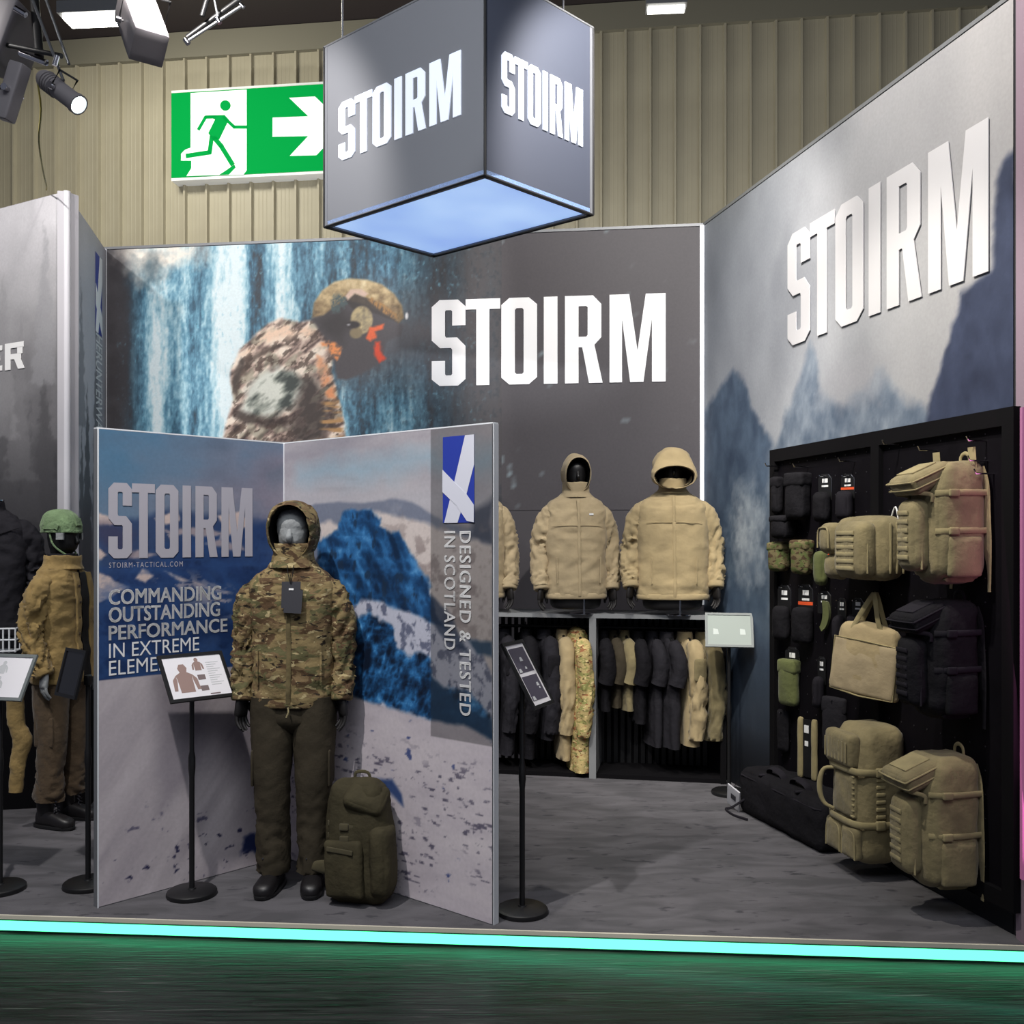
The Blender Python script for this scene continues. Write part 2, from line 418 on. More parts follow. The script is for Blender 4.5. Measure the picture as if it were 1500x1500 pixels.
def slab(name, pl, s0, s1, z0, z1, th, mat, kind='structure', off=0.0, parent=None):
    mb = MB(); P8 = [pl.pt(a, z, o) for a in (s0, s1) for z in (z0, z1) for o in (off, off-th)]
    mb.add([tuple(v) for v in P8], [(0, 2, 6, 4), (1, 5, 7, 3), (0, 1, 3, 2), (4, 6, 7, 5), (2, 3, 7, 6), (0, 4, 5, 1)])
    o = mb.build(name, mat, parent, smooth=False)
    if kind and parent is None: o['kind'] = kind
    return o
def pbox(mb, pl, s0, s1, z0, z1, o0, o1):
    P8 = [pl.pt(a, z, o) for a in (s0, s1) for z in (z0, z1) for o in (o1, o0)]
    mb.add([tuple(v) for v in P8], [(0, 2, 6, 4), (1, 5, 7, 3), (0, 1, 3, 2), (4, 6, 7, 5), (2, 3, 7, 6), (0, 4, 5, 1)]); return mb

# ------------------------------------------------------------------ lettering
STO = {   # outline polygons per letter: x in letter heights, y 0..1
 'S': (0, [[(0, .29), (0, .075), (.09, 0), (.30, 0), (.385, .075), (.385, .46), (.29, .56), (.165, .56), (.152, .58), (.152, .865), (.165, .88), (.22, .88), (.234, .865), (.234, .70), (.385, .70), (.385, .92), (.30, 1), (.09, 1), (0, .92), (0, .53), (.095, .44), (.22, .44), (.234, .42), (.234, .135), (.22, .12), (.165, .12), (.152, .135), (.152, .29)]]),
 'T': (.387, [[(.12, 0), (.268, 0), (.268, .88), (.39, .88), (.39, 1), (0, 1), (0, .88), (.12, .88)]]),
 'O': (.79, [[(.2, 0), (.2, .12), (.17, .12), (.152, .14), (.152, .86), (.17, .88), (.2, .88), (.2, 1), (.09, 1), (0, .92), (0, .08), (.09, 0)],
            [(.2, 0), (.31, 0), (.40, .08), (.40, .92), (.31, 1), (.2, 1), (.2, .88), (.235, .88), (.25, .86), (.25, .14), (.235, .12), (.2, .12)]]),
 'I': (1.265, [[(0, 0), (.152, 0), (.152, 1), (0, 1)]]),
 'R': (1.5, [[(0, 0), (.15, 0), (.15, 1), (0, 1)],
            [(.15, .41), (.19, .41), (.265, 0), (.415, 0), (.325, .435), (.40, .52), (.40, .90), (.31, 1), (.15, 1), (.15, .88), (.235, .88), (.25, .865), (.25, .55), (.235, .53), (.15, .53)]]),
 'M': (1.99, [[(0, 0), (.137, 0), (.137, .72), (.225, .0), (.37, .0), (.462, .72), (.462, 0), (.61, 0), (.61, 1), (.395, 1), (.305, .36), (.215, 1), (0, 1)]])}
def stoirm(pl, s0, s1, z0, z1, parent, mat, off=.006, t=.004):
    H = z1-z0; kx = (s1-s0)/2.6
    for ch in 'STOIRM':
        x0, polys = STO[ch]; mb = MB()
        for p in polys: mb.prism([(s0+(x0+x)*kx, z0+y*H) for x, y in p], pl.fr(), t, off)
        mb.build('letter', mat, parent, smooth=False)
def stoirm_px(pl, bl, tr, parent, mat, **k):
    a = pl.hit(*bl); b = pl.hit(*tr); stoirm(pl, a[0], b[0], a[1], b[1], parent, mat, **k)
_tx = {}
def text_mesh(s, bold=0.0, space=1.0):
    k = (s, bold, space)
    if k in _tx: return _tx[k]
    c = bpy.data.curves.new('txt', 'FONT'); c.body = s; c.offset = bold; c.space_character = space; c.resolution_u = 3
    o = bpy.data.objects.new('txt', c); COL.objects.link(o)
    dg = bpy.context.evaluated_depsgraph_get(); me = bpy.data.meshes.new_from_object(o.evaluated_get(dg))
    V = np.array([v.co[:] for v in me.vertices]); Fs = [tuple(p.vertices) for p in me.polygons]
    bpy.data.objects.remove(o); bpy.data.curves.remove(c); bpy.data.meshes.remove(me)
    lo, hi = V.min(0), V.max(0); V = (V-lo)/np.maximum(hi-lo, 1e-6); _tx[k] = (V, Fs); return _tx[k]
def text_on(fr, s, a0, a1, z0, z1, parent, mat, name='lettering', bold=0.0, space=1.0, off=.006, vertical=False):
    V, Fs = text_mesh(s, 0.0, space); out = []
    if bold:
        n = len(V); wd = (z1-z0)*.028*bold/.012
        V = np.vstack([V+np.array([sx*wd/(a1-a0), sz*wd/(z1-z0), 0]) for sx, sz in ((-1, -.6), (1, -.6), (-1, .6), (1, .6), (0, 0))]) if not vertical else np.vstack([V, V+np.array([.004, .02, 0])])
        Fs = [tuple(i+k*n for i in f) for k in range(len(V)//n) for f in Fs]
    for v in V:
        if vertical: x, z = a1-v[1]*(a1-a0), z1-v[0]*(z1-z0); x = a0+v[1]*(a1-a0)
        else: x, z = a0+v[0]*(a1-a0), z0+v[1]*(z1-z0)
        out.append(tuple(fr(x, z, off)))
    mb = MB(); mb.add(out, Fs); return mb.build(name, mat, parent, smooth=False)
def thick(mb, pts, wd, fr, off, t=.002):
    for (x0, y0), (x1, y1) in zip(pts[:-1], pts[1:]):
        d = np.array([x1-x0, y1-y0]); L = np.linalg.norm(d); d = d/L; n = np.array([-d[1], d[0]])*wd/2; e = d*wd*.3
        mb.prism([(x0-e[0]-n[0], y0-e[1]-n[1]), (x1+e[0]-n[0], y1+e[1]-n[1]), (x1+e[0]+n[0], y1+e[1]+n[1]), (x0-e[0]+n[0], y0-e[1]+n[1])], fr, t, off)

# ------------------------------------------------------------------ setting: hall floor, stage, hall wall, ceiling
def floor_wood():
    m, nt, b = new_mat('dark_hall_floor')
    n = tnoise(nt, 3, (1, 14, 1), detail=6); n2 = tnoise(nt, 30, (.12, 3, 1), 4, detail=4)
    c = mixc(nt, ramp(nt, n, .35, .7), (22, 22, 23), (50, 49, 50)); c = mixc(nt, ramp(nt, n2, .62, .74), c, (92, 90, 90))
    nt.links.new(c, b.inputs['Base Color']); b.inputs['Specular IOR Level'].default_value = .35
    r = ramp(nt, n, .3, .7); r.node.inputs[3].default_value = .28; r.node.inputs[4].default_value = .5
    nt.links.new(r, b.inputs['Roughness']); bump(nt, b, 20, .25, .01, stretch=(.3, 4, 1)); return m
def carpet():
    m, nt, b = new_mat('grey_carpet')
    n = tnoise(nt, 3.2, (1, 2.6, 1), detail=5, dist=.6)
    c = mixc(nt, ramp(nt, n, .38, .62), (86, 85, 88), (102, 100, 104))
    n2 = tnoise(nt, 9, (1, 2.2, 1), 8, detail=3); c = mixc(nt, ramp(nt, n2, .62, .70), c, (74, 73, 77))
    nt.links.new(c, b.inputs['Base Color']); b.inputs['Roughness'].default_value = .95; b.inputs['Specular IOR Level'].default_value = .1
    bump(nt, b, 300, .5, .004); return m
mb = MB(); mb.add([(-14, -3, -.076), (14, -3, -.076), (14, 14.5, -.076), (-14, 14.5, -.076), (-14, -3, -.2), (14, -3, -.2), (14, 14.5, -.2), (-14, 14.5, -.2)],
                  [(0, 1, 2, 3), (7, 6, 5, 4), (0, 4, 5, 1), (1, 5, 6, 2), (2, 6, 7, 3), (3, 7, 4, 0)])
mb.build('floor', floor_wood(), smooth=False, kind='structure')
E = Plane((-2.29-3*.997, 4.43+3*.0762), (2.12+2*.997, 4.094-2*.0762))   # front edge line of the stage
e0, e1 = E.pt(0, 0), E.pt(E.L, 0)
mb = MB(); A = [(e0.x, e0.y), (e1.x, e1.y), (e1.x+.5, 10.3), (e0.x-.3, 10.3)]
mb.add([(x, y, 0) for x, y in A]+[(x, y, -.075) for x, y in A], [(0, 1, 2, 3), (7, 6, 5, 4), (0, 4, 5, 1), (1, 5, 6, 2), (2, 6, 7, 3), (3, 7, 4, 0)])
stage = mb.build('floor', carpet(), smooth=False, kind='structure')
mb = MB(); pbox(mb, E, 0, E.L, -.015, .002, 0, .012); mb.build('trim_1', plain('pale_metal_stage_edge', (212, 206, 188), .5), smooth=False, kind='structure')
mb = MB(); pbox(mb, E, 0, E.L, -.074, -.015, -.002, .004); mb.build('trim_2', plain('dark_stage_skirt', (26, 48, 50), .5), smooth=False, kind='structure')
led_m = plain('green_led_strip', (60, 240, 195), .4, emit=2.0, ecol=(100, 250, 172))
mb = MB(); pbox(mb, E, 0, E.L, -.064, -.024, .004, .012)
led = mb.build('led_strip', led_m, smooth=False); tag(led, 'glowing green light strip along the front edge of the stage', 'light strip')

# hall wall: one object per cladding sheet
hm, nt, b = new_mat('beige_sheet_metal')
c = mixc(nt, ramp(nt, tnoise(nt, 1.2, detail=5), .3, .7), (152, 146, 128), (166, 160, 141)); nt.links.new(c, b.inputs['Base Color'])
b.inputs['Roughness'].default_value = .5
CB = 7.72; wall = slab('wall_back', HW, 0, HW.L, -.1, 9.0, .2, hm, off=-.12)
pit = .29
prof = [(0, -.05), (.012, -.05), (.024, 0), (.085, 0), (.092, -.002), (.1, 0), (.135, 0), (.142, -.002), (.15, 0), (.185, 0), (.192, -.002), (.2, 0), (.266, 0), (.278, -.05), (.29, -.05)]
src = None; k0 = int((HW.hit(0, 300)[0]-.3)/pit); k1 = int((HW.hit(1480, 100)[0]+.3)/pit)
for k in range(k0, k1+1):
    if src is None:
        mb = MB(); V = []; m = len(prof)
        for z in (-.1, CB):
            for x, y in prof: V.append((x, y, z))
        V = [(x, -y, z) for x, y, z in V]; V = [(x, -.05-y, z) for x, y, z in [(a, b_, c_) for a, b_, c_ in V]]
        V = [(x, y, z) for x, y, z in V]
        mb.add(V, [(i, i+1, m+i+1, m+i) for i in range(m-1)]); src = mb.build('cladding_sheet', hm, wall, smooth=False); o = src
    else: o = share(src)
    p = HW.pt(k*pit, 0, .0); o.location = p; o.rotation_euler = (0, 0, HW.rz)
mb = MB(); pbox(mb, HW, 0, HW.L, CB, CB+.32, -.1, .12); mb.build('trim_3', plain('beige_fascia_beam', (120, 117, 104), .6), smooth=False, kind='structure')
mb = MB(); mb.add([(-15, 1, 8.05), (15, 1, 8.05), (15, 15, 8.05), (-15, 15, 8.05), (-15, 1, 8.3), (15, 1, 8.3), (15, 15, 8.3), (-15, 15, 8.3)],
                  [(3, 2, 1, 0), (4, 5, 6, 7), (0, 1, 5, 4), (1, 2, 6, 5), (2, 3, 7, 6), (3, 0, 4, 7)])
mb.build('ceiling', plain('dark_hall_ceiling', (46, 38, 40), .9), smooth=False, kind='structure')

# ------------------------------------------------------------------ back wall with the waterfall print
core = plain('dark_wall_board', (60, 58, 62), .7)
bw = slab('wall_rear', BW, 0, BW.L, 0, WH, .08, plain('dark_backlit_wall_fabric', (77, 74, 78), .55, spec=.3, emit=.25))
sB = BW.hit(735, 500)[0]; zB = 1.9
p = Print(BW, .01, sB, zB, WH-.005, .0085, 3)
p.set((74, 71, 74))
v1 = p.n(7, .9, 1, 5); v2 = p.n(20, 1.6, 2, 4); v3 = p.n(45, 18, 3, 3); br = p.n(1.3, .5, 4, 2)
wf = np.clip(p.gradx(165, 225), 0, 1)*(1-p.gradx(560, 720)); 
st = np.zeros(len(p.a))
for cx, wd, am in ((232, 24, .8), (268, 14, .4), (332, 30, 1.0), (352, 12, .5), (410, 20, .9), (445, 10, .3), (470, 14, .3), (500, 12, .35), (590, 26, .35)):
    a0 = BW.hit(cx); wm = abs(BW.hit(cx+wd)-a0)
    st += am*np.exp(-((p.a-a0+.06*v1)/wm)**2*1.4)
v4 = p.n(30, 4, 8, 4); v5 = p.n(70, 30, 9, 3)
lum = np.clip(.27+.85*st+.40*v1+.40*v2+.25*v3+.28*v4+.25*v5, 0, 1.15)*(.35+.65*wf)
def ramp3(t, cs):
    t = np.clip(t, 0, 1)*(len(cs)-1); i = np.minimum(t.astype(int), len(cs)-2); f = (t-i)[:, None]; cs = np.array(cs, float); return cs[i]*(1-f)+cs[i+1]*f
wc = ramp3(lum, [(52, 58, 66), (58, 92, 114), (98, 146, 170), (166, 202, 214), (216, 230, 234)])
m = np.clip(wf*1.25+.25*v1, 0, 1)*(p.gradx(158, 190)); p.C = p.C*(1-m[:, None])+wc*m[:, None]
sp = np.clip((p.n(48, 34, 9, 3)-.22)*3, 0, 1)*(1-p.gradx(640, 735))*p.gradx(150, 200)*.8; p.set((120, 178, 200), sp*np.clip(.6+p.n(3, 3, 10, 2)*1.6, 0, 1))
ds = np.clip((p.n(40, 26, 12, 3)-.1)*5, 0, 1)*.35*p.gradx(420, 520); p.set((44, 52, 62), ds)
cr = p.poly([(170, 362), (300, 352), (296, 372), (262, 384), (240, 398), (205, 410), (190, 392)], .09, .12, 10); p.set((245, 234, 220), cr*1.0)
p.set((52, 72, 84), p.poly([(206, 385), (222, 370), (236, 384), (236, 420), (212, 420)], .06, .09, 16)*.7)
p.set((58, 55, 58), (1-p.gradx(163, 200))*np.clip(.75+p.n(9, 9, 15), 0, 1))
# the figure in the print
dk = p.poly([(548, 432), (600, 436), (660, 450), (650, 520), (600, 552), (540, 556), (500, 556), (520, 500)], .22, .1, 8); p.set((80, 77, 82), dk*.9)
body = p.poly([(326, 648), (333, 615), (342, 585), (338, 560), (338, 540), (352, 512), (372, 492), (392, 474), (412, 466), (440, 472), (462, 468), (482, 490), (490, 516), (486, 545), (494, 572), (503, 610), (508, 650)], .012, .012, 20)
ra, rz_ = p.a*.78+p.z*.62, -p.a*.62+p.z*.78
def rn(sx, sz, seed, oct=4): return fbm(np.stack([ra*sx, rz_*sz, p.a*0+seed], 1), 50+seed, oct)
cn = rn(9, 24, 1); cd = rn(16, 34, 2); cg = rn(10, 14, 3, 3)
bc = ramp3(.56+cn*1.25+.25*p.grad(650, 470, 420), [(62, 50, 50), (112, 94, 88), (176, 152, 140), (216, 196, 180), (232, 216, 200)])
m = np.clip((cg-.05)*6, 0, 1)*.55; bc = bc*(1-m[:, None])+np.array((138, 136, 118))*m[:, None]
m = np.clip((cd-.1)*9, 0, 1)*.75; bc = bc*(1-m[:, None])+np.array((72, 58, 52))*m[:, None]
p.C = p.C*(1-body[:, None])+bc*body[:, None]
sl = p.poly([(352, 606), (362, 570), (380, 548), (405, 536), (430, 542), (444, 560), (440, 580), (424, 600), (396, 612), (366, 610)], .03, .05, 10)
gc = ramp3(.52+rn(7, 18, 5, 4)*1.9, [(62, 68, 66), (112, 118, 112), (160, 164, 154), (206, 208, 198)]); p.C = p.C*(1-sl[:, None])+gc*sl[:, None]
p.set((66, 58, 56), p.poly([(436, 585), (448, 556), (462, 552), (474, 572), (486, 604), (478, 650), (430, 650), (424, 625)], .05, .06, 12)*np.clip(.9+cn, 0, 1))
p.set((56, 46, 44), p.poly([(340, 598), (352, 600), (384, 612), (430, 614), (420, 624), (372, 622), (340, 612)], .02, .04, 16)*.8)
p.set((70, 58, 52), p.poly([(340, 560), (352, 540), (372, 520), (400, 506), (432, 504), (400, 512), (372, 530), (352, 560), (348, 590)], .012, .02, 20)*.75)
p.set((70, 62, 58), p.poly([(342, 545), (352, 526), (360, 530), (350, 560), (342, 575)], .012, .02, 20)*.8)
p.set((214, 142, 98), p.poly([(463, 520), (474, 524), (486, 552), (492, 586), (480, 586), (470, 556)], .02, .03, 20)*np.clip(.75+cn*1.5, 0, 1))
p.set((172, 132, 88), p.poly([(474, 590), (496, 588), (506, 648), (466, 648)], .02, .03, 20)*np.clip(.4+p.n(5, 34, 25)*3.5, 0, 1))
p.set((228, 196, 172), body*p.poly([(395, 476), (440, 472), (476, 492), (470, 508), (440, 490), (400, 498), (372, 518), (356, 520)], .03, .04, 18)*np.clip(.45+cn*2.4, 0, 1))
face = p.poly([(456, 468), (470, 452), (500, 440), (540, 448), (575, 470), (590, 478), (588, 492), (566, 500), (562, 518), (552, 536), (530, 548), (508, 556), (494, 556), (488, 524), (478, 498)], .014, .01)
p.set((76, 72, 76), face); p.set((54, 50, 52), face*p.poly([(462, 470), (500, 452), (520, 470), (500, 500), (480, 492)], .05, .04, 12)*.8)
hel = p.poly([(457, 466), (460, 444), (472, 426), (490, 413), (512, 408), (538, 410), (560, 417), (578, 431), (589, 448), (592, 466), (584, 474), (568, 460), (546, 452), (524, 444), (506, 440), (490, 450), (474, 462)], .009)
hc = ramp3(.78-.55*p.grad(408, 470, 520)+p.n(22, 22, 26)*.45, [(74, 60, 50), (136, 114, 84), (196, 172, 130), (232, 216, 178)]); p.C = p.C*(1-hel[:, None])+hc*hel[:, None]
p.set((76, 90, 92), p.poly([(484, 440), (494, 430), (508, 432), (512, 444), (500, 458), (486, 458)], .012, .03, 30)*np.clip(.7+p.n(50, 50, 30)*2, 0, 1))
p.set((60, 54, 54), p.poly([(506, 440), (520, 430), (548, 440), (572, 458), (584, 474), (566, 466), (540, 456), (520, 456)], .008, .006)*.85)
p.set((212, 184, 168), p.poly([(506, 434), (514, 424), (530, 424), (540, 431), (534, 435), (520, 430), (510, 440)], .008))
p.set((166, 122, 74), p.poly([(538, 432), (562, 446), (584, 462), (580, 470), (558, 456), (540, 440)], .008)*np.clip(.55+p.n(60, 20, 27)*2.4, 0, 1))
p.set((186, 168, 128), p.blob((530, 469), .095, .115, .15)*np.clip(.85+p.n(20, 20, 29), 0, 1)); p.set((132, 118, 92), p.blob((522, 488), .06, .05, .3)); p.set((52, 48, 50), p.blob((518, 476), .07, .035, .4)); p.set((200, 200, 206), p.blob((511, 476), .022, .010, .8)*.8)
p.set((222, 100, 62), p.poly([(542, 480), (552, 478), (563, 474), (560, 482), (550, 486), (552, 494), (542, 500), (536, 496)], .008, .014, 30)); p.set((206, 70, 46), p.poly([(550, 500), (555, 500), (562, 520), (566, 526), (556, 532), (548, 520)], .01, .02, 30))
p.set((222, 140, 86), p.poly([(470, 502), (484, 500), (500, 508), (500, 518), (494, 530), (482, 514)], .01, .025, 30)*np.clip(.8+p.n(40, 40, 31)*2, 0, 1))
for q_ in ([(446, 458), (448, 452), (456, 450), (462, 470), (476, 500), (484, 514), (478, 512), (462, 486)],): p.set((200, 190, 178), p.poly(q_, .006)*.0)
p.set((226, 226, 228), p.blob((596, 463), .016, .035, .5))
p.C = np.clip(p.C*.93+6, 0, 255)
p.build('printed_graphic', bw, M['backlit'], .006)
p = Print(BW, sB, BW.L-.01, zB, WH-.005, .03, 4); p.set((76, 73, 77))
p.set((150, 170, 178), np.clip((p.n(14, 14, 5, 2)-.5)*8, 0, 1)*.7*(1-p.gradx(760, 1100))); p.build('printed_graphic', bw, M['backlit'], .006)
stoirm_px(BW, (633, 566), (975, 430), bw, plain('white_backlit_letters', (236, 236, 238), .5, emit=.28), off=.012)
rim = MB(); rm_ = plain('white_lit_frame_edge', (235, 238, 242), .4, emit=.35)
for a0, a1 in ((0, .03), (BW.L-.03, BW.L)): rim = MB(); pbox(rim, BW, a0, a1, 1.2, WH, .0, .03); rim.build('frame_edge', rm_, bw, smooth=False)

# ------------------------------------------------------------------ right wall with misty mountains
rw = slab('wall_right', RW, .0, RW.L+.02, 0, WH, .08, core)
p = Print(RW, .01, RW.L+.01, 0, WH-.004, .014, 7)
g = p.gradx(1040, 1480); cl = p.n(1.6, 1.2, 1, 5); cl2 = p.n(3, 2.2, 2, 5)
p.C = ramp3(.5+.5*cl+.25*cl2, [(122, 125, 132), (138, 142, 150), (160, 164, 172), (178, 178, 184)])
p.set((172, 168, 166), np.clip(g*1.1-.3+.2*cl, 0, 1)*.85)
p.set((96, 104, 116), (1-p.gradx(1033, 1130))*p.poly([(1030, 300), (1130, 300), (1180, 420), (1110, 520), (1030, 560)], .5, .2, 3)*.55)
rk = p.n(15, 8, 6, 6)*.7+(p.rdg(7, 5, 60, .3)-.2)*.45; rk2 = p.n(7, 7, 7, 4)
def mtn(px, c0, c1, soft=.03, rough=.07, rs=9, al=1.0, seed=0):
    m = p.poly(px, soft, rough, rs, seed)*al; c = ramp3(.5+.9*rk+.3*rk2, [c0, c1]); p.C = p.C*(1-np.reshape(m, (-1, 1)))+c*np.reshape(m, (-1, 1))
mtn([(1033, 602), (1046, 580), (1058, 565), (1066, 558), (1074, 540), (1084, 548), (1094, 572), (1104, 600), (1112, 620), (1124, 632), (1132, 650), (1140, 700), (1150, 1200), (1030, 1200)], (56, 70, 92), (92, 110, 132), seed=3)
mtn([(1128, 668), (1142, 632), (1152, 604), (1162, 596), (1170, 560), (1180, 530), (1188, 504), (1196, 520), (1203, 540), (1206, 570), (1216, 578), (1236, 590), (1262, 575), (1280, 545), (1292, 540), (1304, 566), (1322, 582), (1345, 592), (1366, 614), (1490, 600), (1490, 900), (1128, 900)], (70, 84, 104), (142, 152, 164), seed=8)
p.set((150, 150, 156), p.blob((1250, 560), .42, .2, .9, .12)*.8)
mtn([(1358, 616), (1366, 580), (1374, 560), (1384, 532), (1392, 486), (1400, 462), (1406, 430), (1424, 420), (1452, 400), (1456, 300), (1464, 282), (1474, 236), (1496, 206), (1496, 640), (1358, 640)], (42, 48, 68), (62, 70, 94), .02, .06, 8, seed=12)
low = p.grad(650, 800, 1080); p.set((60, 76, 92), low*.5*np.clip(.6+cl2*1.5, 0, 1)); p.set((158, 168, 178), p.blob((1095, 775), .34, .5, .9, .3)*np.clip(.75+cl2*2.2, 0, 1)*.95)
p.set((40, 45, 54), p.grad(880, 1100, 1095)*.85); p.set((24, 26, 31), np.clip((.45-p.z)/.3, 0, 1))  # last tone paints the shade below the peg board into the print
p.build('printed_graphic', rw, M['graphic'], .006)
a = RW.hit(1157, 507); b2 = RW.hit(1452, 182); b3 = RW.hit(1452, 400)
z1 = (RW.hit(1157, 340)[1]+b2[1])/2; z0 = (a[1]+b3[1])/2
stoirm(RW, a[0], b2[0], z0, z1, rw, M['letter_grey'], off=.012)
mb = MB(); pbox(mb, RW, 0, RW.L+.02, WH, WH+.02, -.08, .01); mb.build('trim_4', M['alu_grey'], smooth=False, kind='structure')
mb = MB(); pbox(mb, BW, 0, BW.L, WH, WH+.02, -.08, .01); mb.build('trim_5', M['alu_grey'], smooth=False, kind='structure')

# ------------------------------------------------------------------ V-shaped display
vt = .036
vroot = root('display_partition', ((VR.A[0]), (VR.A[1]), 0), 0, 'V-shaped standing partition printed with blue snowy mountains, behind the camouflage mannequin', 'display partition')
def vpanel(pl, s0, s1):
    """solid board behind the printed face; corner side mitred by overlap"""
    mb = MB(); pbox(mb, pl, s0, s1, 0, VH, -vt, 0)
    return mb
iv = Matrix.Translation((-VR.A[0], -VR.A[1], 0))
def under(o, par): o.parent = par; o.matrix_parent_inverse = Matrix.Translation(-Vector(par.location)); return o
vl = under(vpanel(VL, 0, VL.L+.01).build('left_panel', M['alu_grey'], smooth=False), vroot)
vr = under(vpanel(VR, -.01, VR.L).build('right_panel', M['alu_grey'], smooth=False), vroot)
mb = MB(); pbox(mb, VL, 0, VL.L, VH, VH+.006, -vt, 0); pbox(mb, VL, 0, .006, 0, VH, 0, .004)
under(mb.build('white_rim', M['white_edge'], smooth=False), vroot)
mb = MB(); pbox(mb, VR, 0, VR.L, VH, VH+.006, -vt, 0); pbox(mb, VR, VR.L, VR.L+.004, 0, VH, -.034, -.002); pbox(mb, VR, 0, .008, 0, VH, 0, .006)
under(mb.build('white_rim', M['white_edge'], smooth=False), vroot)

p = Print(VL, .006, VL.L, .004, VH-.002, .0065, 11)
k1 = p.n(3, 5, 1, 5); k2 = p.n(9, 12, 2, 5); k3 = p.n(30, 30, 3, 4)
gx = p.gradx(150, 416); gz = p.grad(640, 770, 280)
p.C = ramp3(.55*gx+.25*gz+.35*k1, [(70, 108, 136), (96, 116, 138), (122, 118, 132), (150, 144, 152)])
p.set((66, 84, 104), np.clip(k1*2.4-.2, 0, 1)*(1-gz)*.7); p.set((150, 138, 146), np.clip(p.n(2, 9, 8)*2, 0, 1)*gz*.4)
p.set((48, 66, 100), p.poly([(140, 770), (170, 762), (215, 758), (240, 750), (290, 752), (330, 752), (360, 762), (390, 764), (418, 762), (418, 1200), (140, 1200)], .02, .03, 10))
p.set((32, 56, 100), p.poly([(228, 810), (300, 780), (350, 768), (418, 764), (418, 1200), (140, 1200), (140, 850)], .05, .06, 6)*.9)
p.set((22, 44, 84), p.grad(830, 920, 250)*.85)
nn = np.clip(k2*2.2, 0, 1); p.set((54, 78, 118), nn*.5*p.grad(760, 800, 280)); p.set((16, 30, 58), np.clip(k3*2-.2, 0, 1)*.5*p.grad(770, 830, 280))
for q in ([(142, 752), (160, 756), (176, 764), (160, 768), (142, 770)], [(140, 800), (157, 812), (148, 820), (140, 822)], [(140, 838), (160, 846), (188, 862), (170, 868), (160, 876), (140, 884)],
          [(198, 848), (208, 834), (216, 838), (224, 844), (212, 852)], [(226, 758), (260, 748), (262, 762), (250, 768), (230, 764)], [(318, 756), (352, 748), (366, 768), (340, 782), (320, 792), (328, 770)], [(240, 836), (250, 838), (278, 852), (262, 852)], [(280, 852), (340, 868), (320, 868), (300, 862)], [(244, 784), (258, 778), (252, 796)]):
    p.set((196, 176, 168), p.poly(q, .006, .014, 22)*.95)
rg = p.rdg(8, 10, 50, .6); p.set((44, 74, 122), np.clip(rg*2.2-.5, 0, 1)*.6*p.grad(775, 800, 280)); p.set((12, 26, 56), np.clip(-rg*2-.1, 0, 1)*.6*p.grad(775, 800, 280))
p.set((170, 158, 160), np.clip((p.rdg(10, 16, 52, .8)-.52)*9, 0, 1)*p.poly([(230, 840), (300, 850), (340, 870), (340, 900), (280, 880), (240, 862)], .05)*.8)
for q in ([(230, 770), (250, 778), (300, 772), (330, 782), (310, 786), (250, 784)], [(300, 796), (320, 790), (352, 798), (360, 806), (330, 804)], [(170, 815), (200, 806), (230, 812), (210, 818)]): p.set((170, 152, 150), p.poly(q, .006, .014, 22)*.8)
p.set((62, 58, 82), p.poly([(142, 770), (170, 766), (196, 782), (190, 812), (150, 800), (142, 790)], .03, .04, 12)*.7)
# snow slope under the blue block
a = np.array(VL.hit(146, 997)); zb = a[1]
sn = (p.z < zb).astype(float)
ph = p.a*.9+p.z*-.55
sw = fbm(np.stack([p.a*14-p.z*11, (p.a+p.z)*1.3, p.a*0], 1), 5, 4)
sc = ramp3(.6+.35*sw+.2*k1, [(132, 124, 132), (158, 150, 156), (176, 168, 172), (196, 188, 192)])
p.C = p.C*(1-sn[:, None])+sc*sn[:, None]
p.set((112, 106, 116), sn*p.poly([(224, 990), (300, 990), (300, 1120), (234, 1190)], .05, .01)*.45); p.set((96, 92, 104), sn*p.gradx(330, 400)*p.grad(1240, 1100, 380)*.6)
p.set((44, 44, 74), sn*np.clip((p.n(26, 40, 14, 4)-.34)*9, 0, 1)*p.grad(1150, 1230, 280)); p.set((30, 40, 80), sn*p.blob((372, 1235), .08, .07, .4, .05))
p.build('printed_graphic', vl, M['graphic'], .003, gain=1.07)
a = VL.hit(158, 818); b2 = VL.hit(369, 712); LT = []
n0 = len(COL.objects)
stoirm(VL, a[0], b2[0], a[1], VL.hit(159, 706)[1]*.5+VL.hit(369, 716)[1]*.5, vl, M['letter_dim'], off=.005, t=.001)
def tx(pl, s, bl, tr, par, mat, **k):
    a = pl.hit(*bl); b = pl.hit(*tr); return text_on(pl.fr(), s, a[0], b[0], a[1], b[1], par, mat, **k)
def tx2(pl, s, x0, x1, yt, yb, par, mat, **k):      # yt, yb measured at x0
    a = pl.hit(x0, yb); b = pl.hit(x0, yt); return text_on(pl.fr(), s, a[0], pl.hit(x1), a[1], b[1], par, mat, **k)
tx2(VL, 'STOIRM-TACTICAL.COM', 159, 267, 824, 832, vl, M['letter_dim'], space=1.3, off=.005)
tx2(VL, 'COMMANDING', 159, 323, 864, 886, vl, M['letter_white'], bold=.012, off=.005)
tx2(VL, 'OUTSTANDING', 159, 321, 890, 912, vl, M['letter_white'], bold=.012, off=.005)
tx2(VL, 'PERFORMANCE', 159, 332, 917, 938, vl, M['letter_white'], bold=.012, off=.005)
tx2(VL, 'IN EXTREME', 159, 291, 943, 964, vl, M['letter_white'], off=.005)
tx2(VL, 'ELEMENTS', 159, 276, 968, 990, vl, M['letter_white'], off=.005)

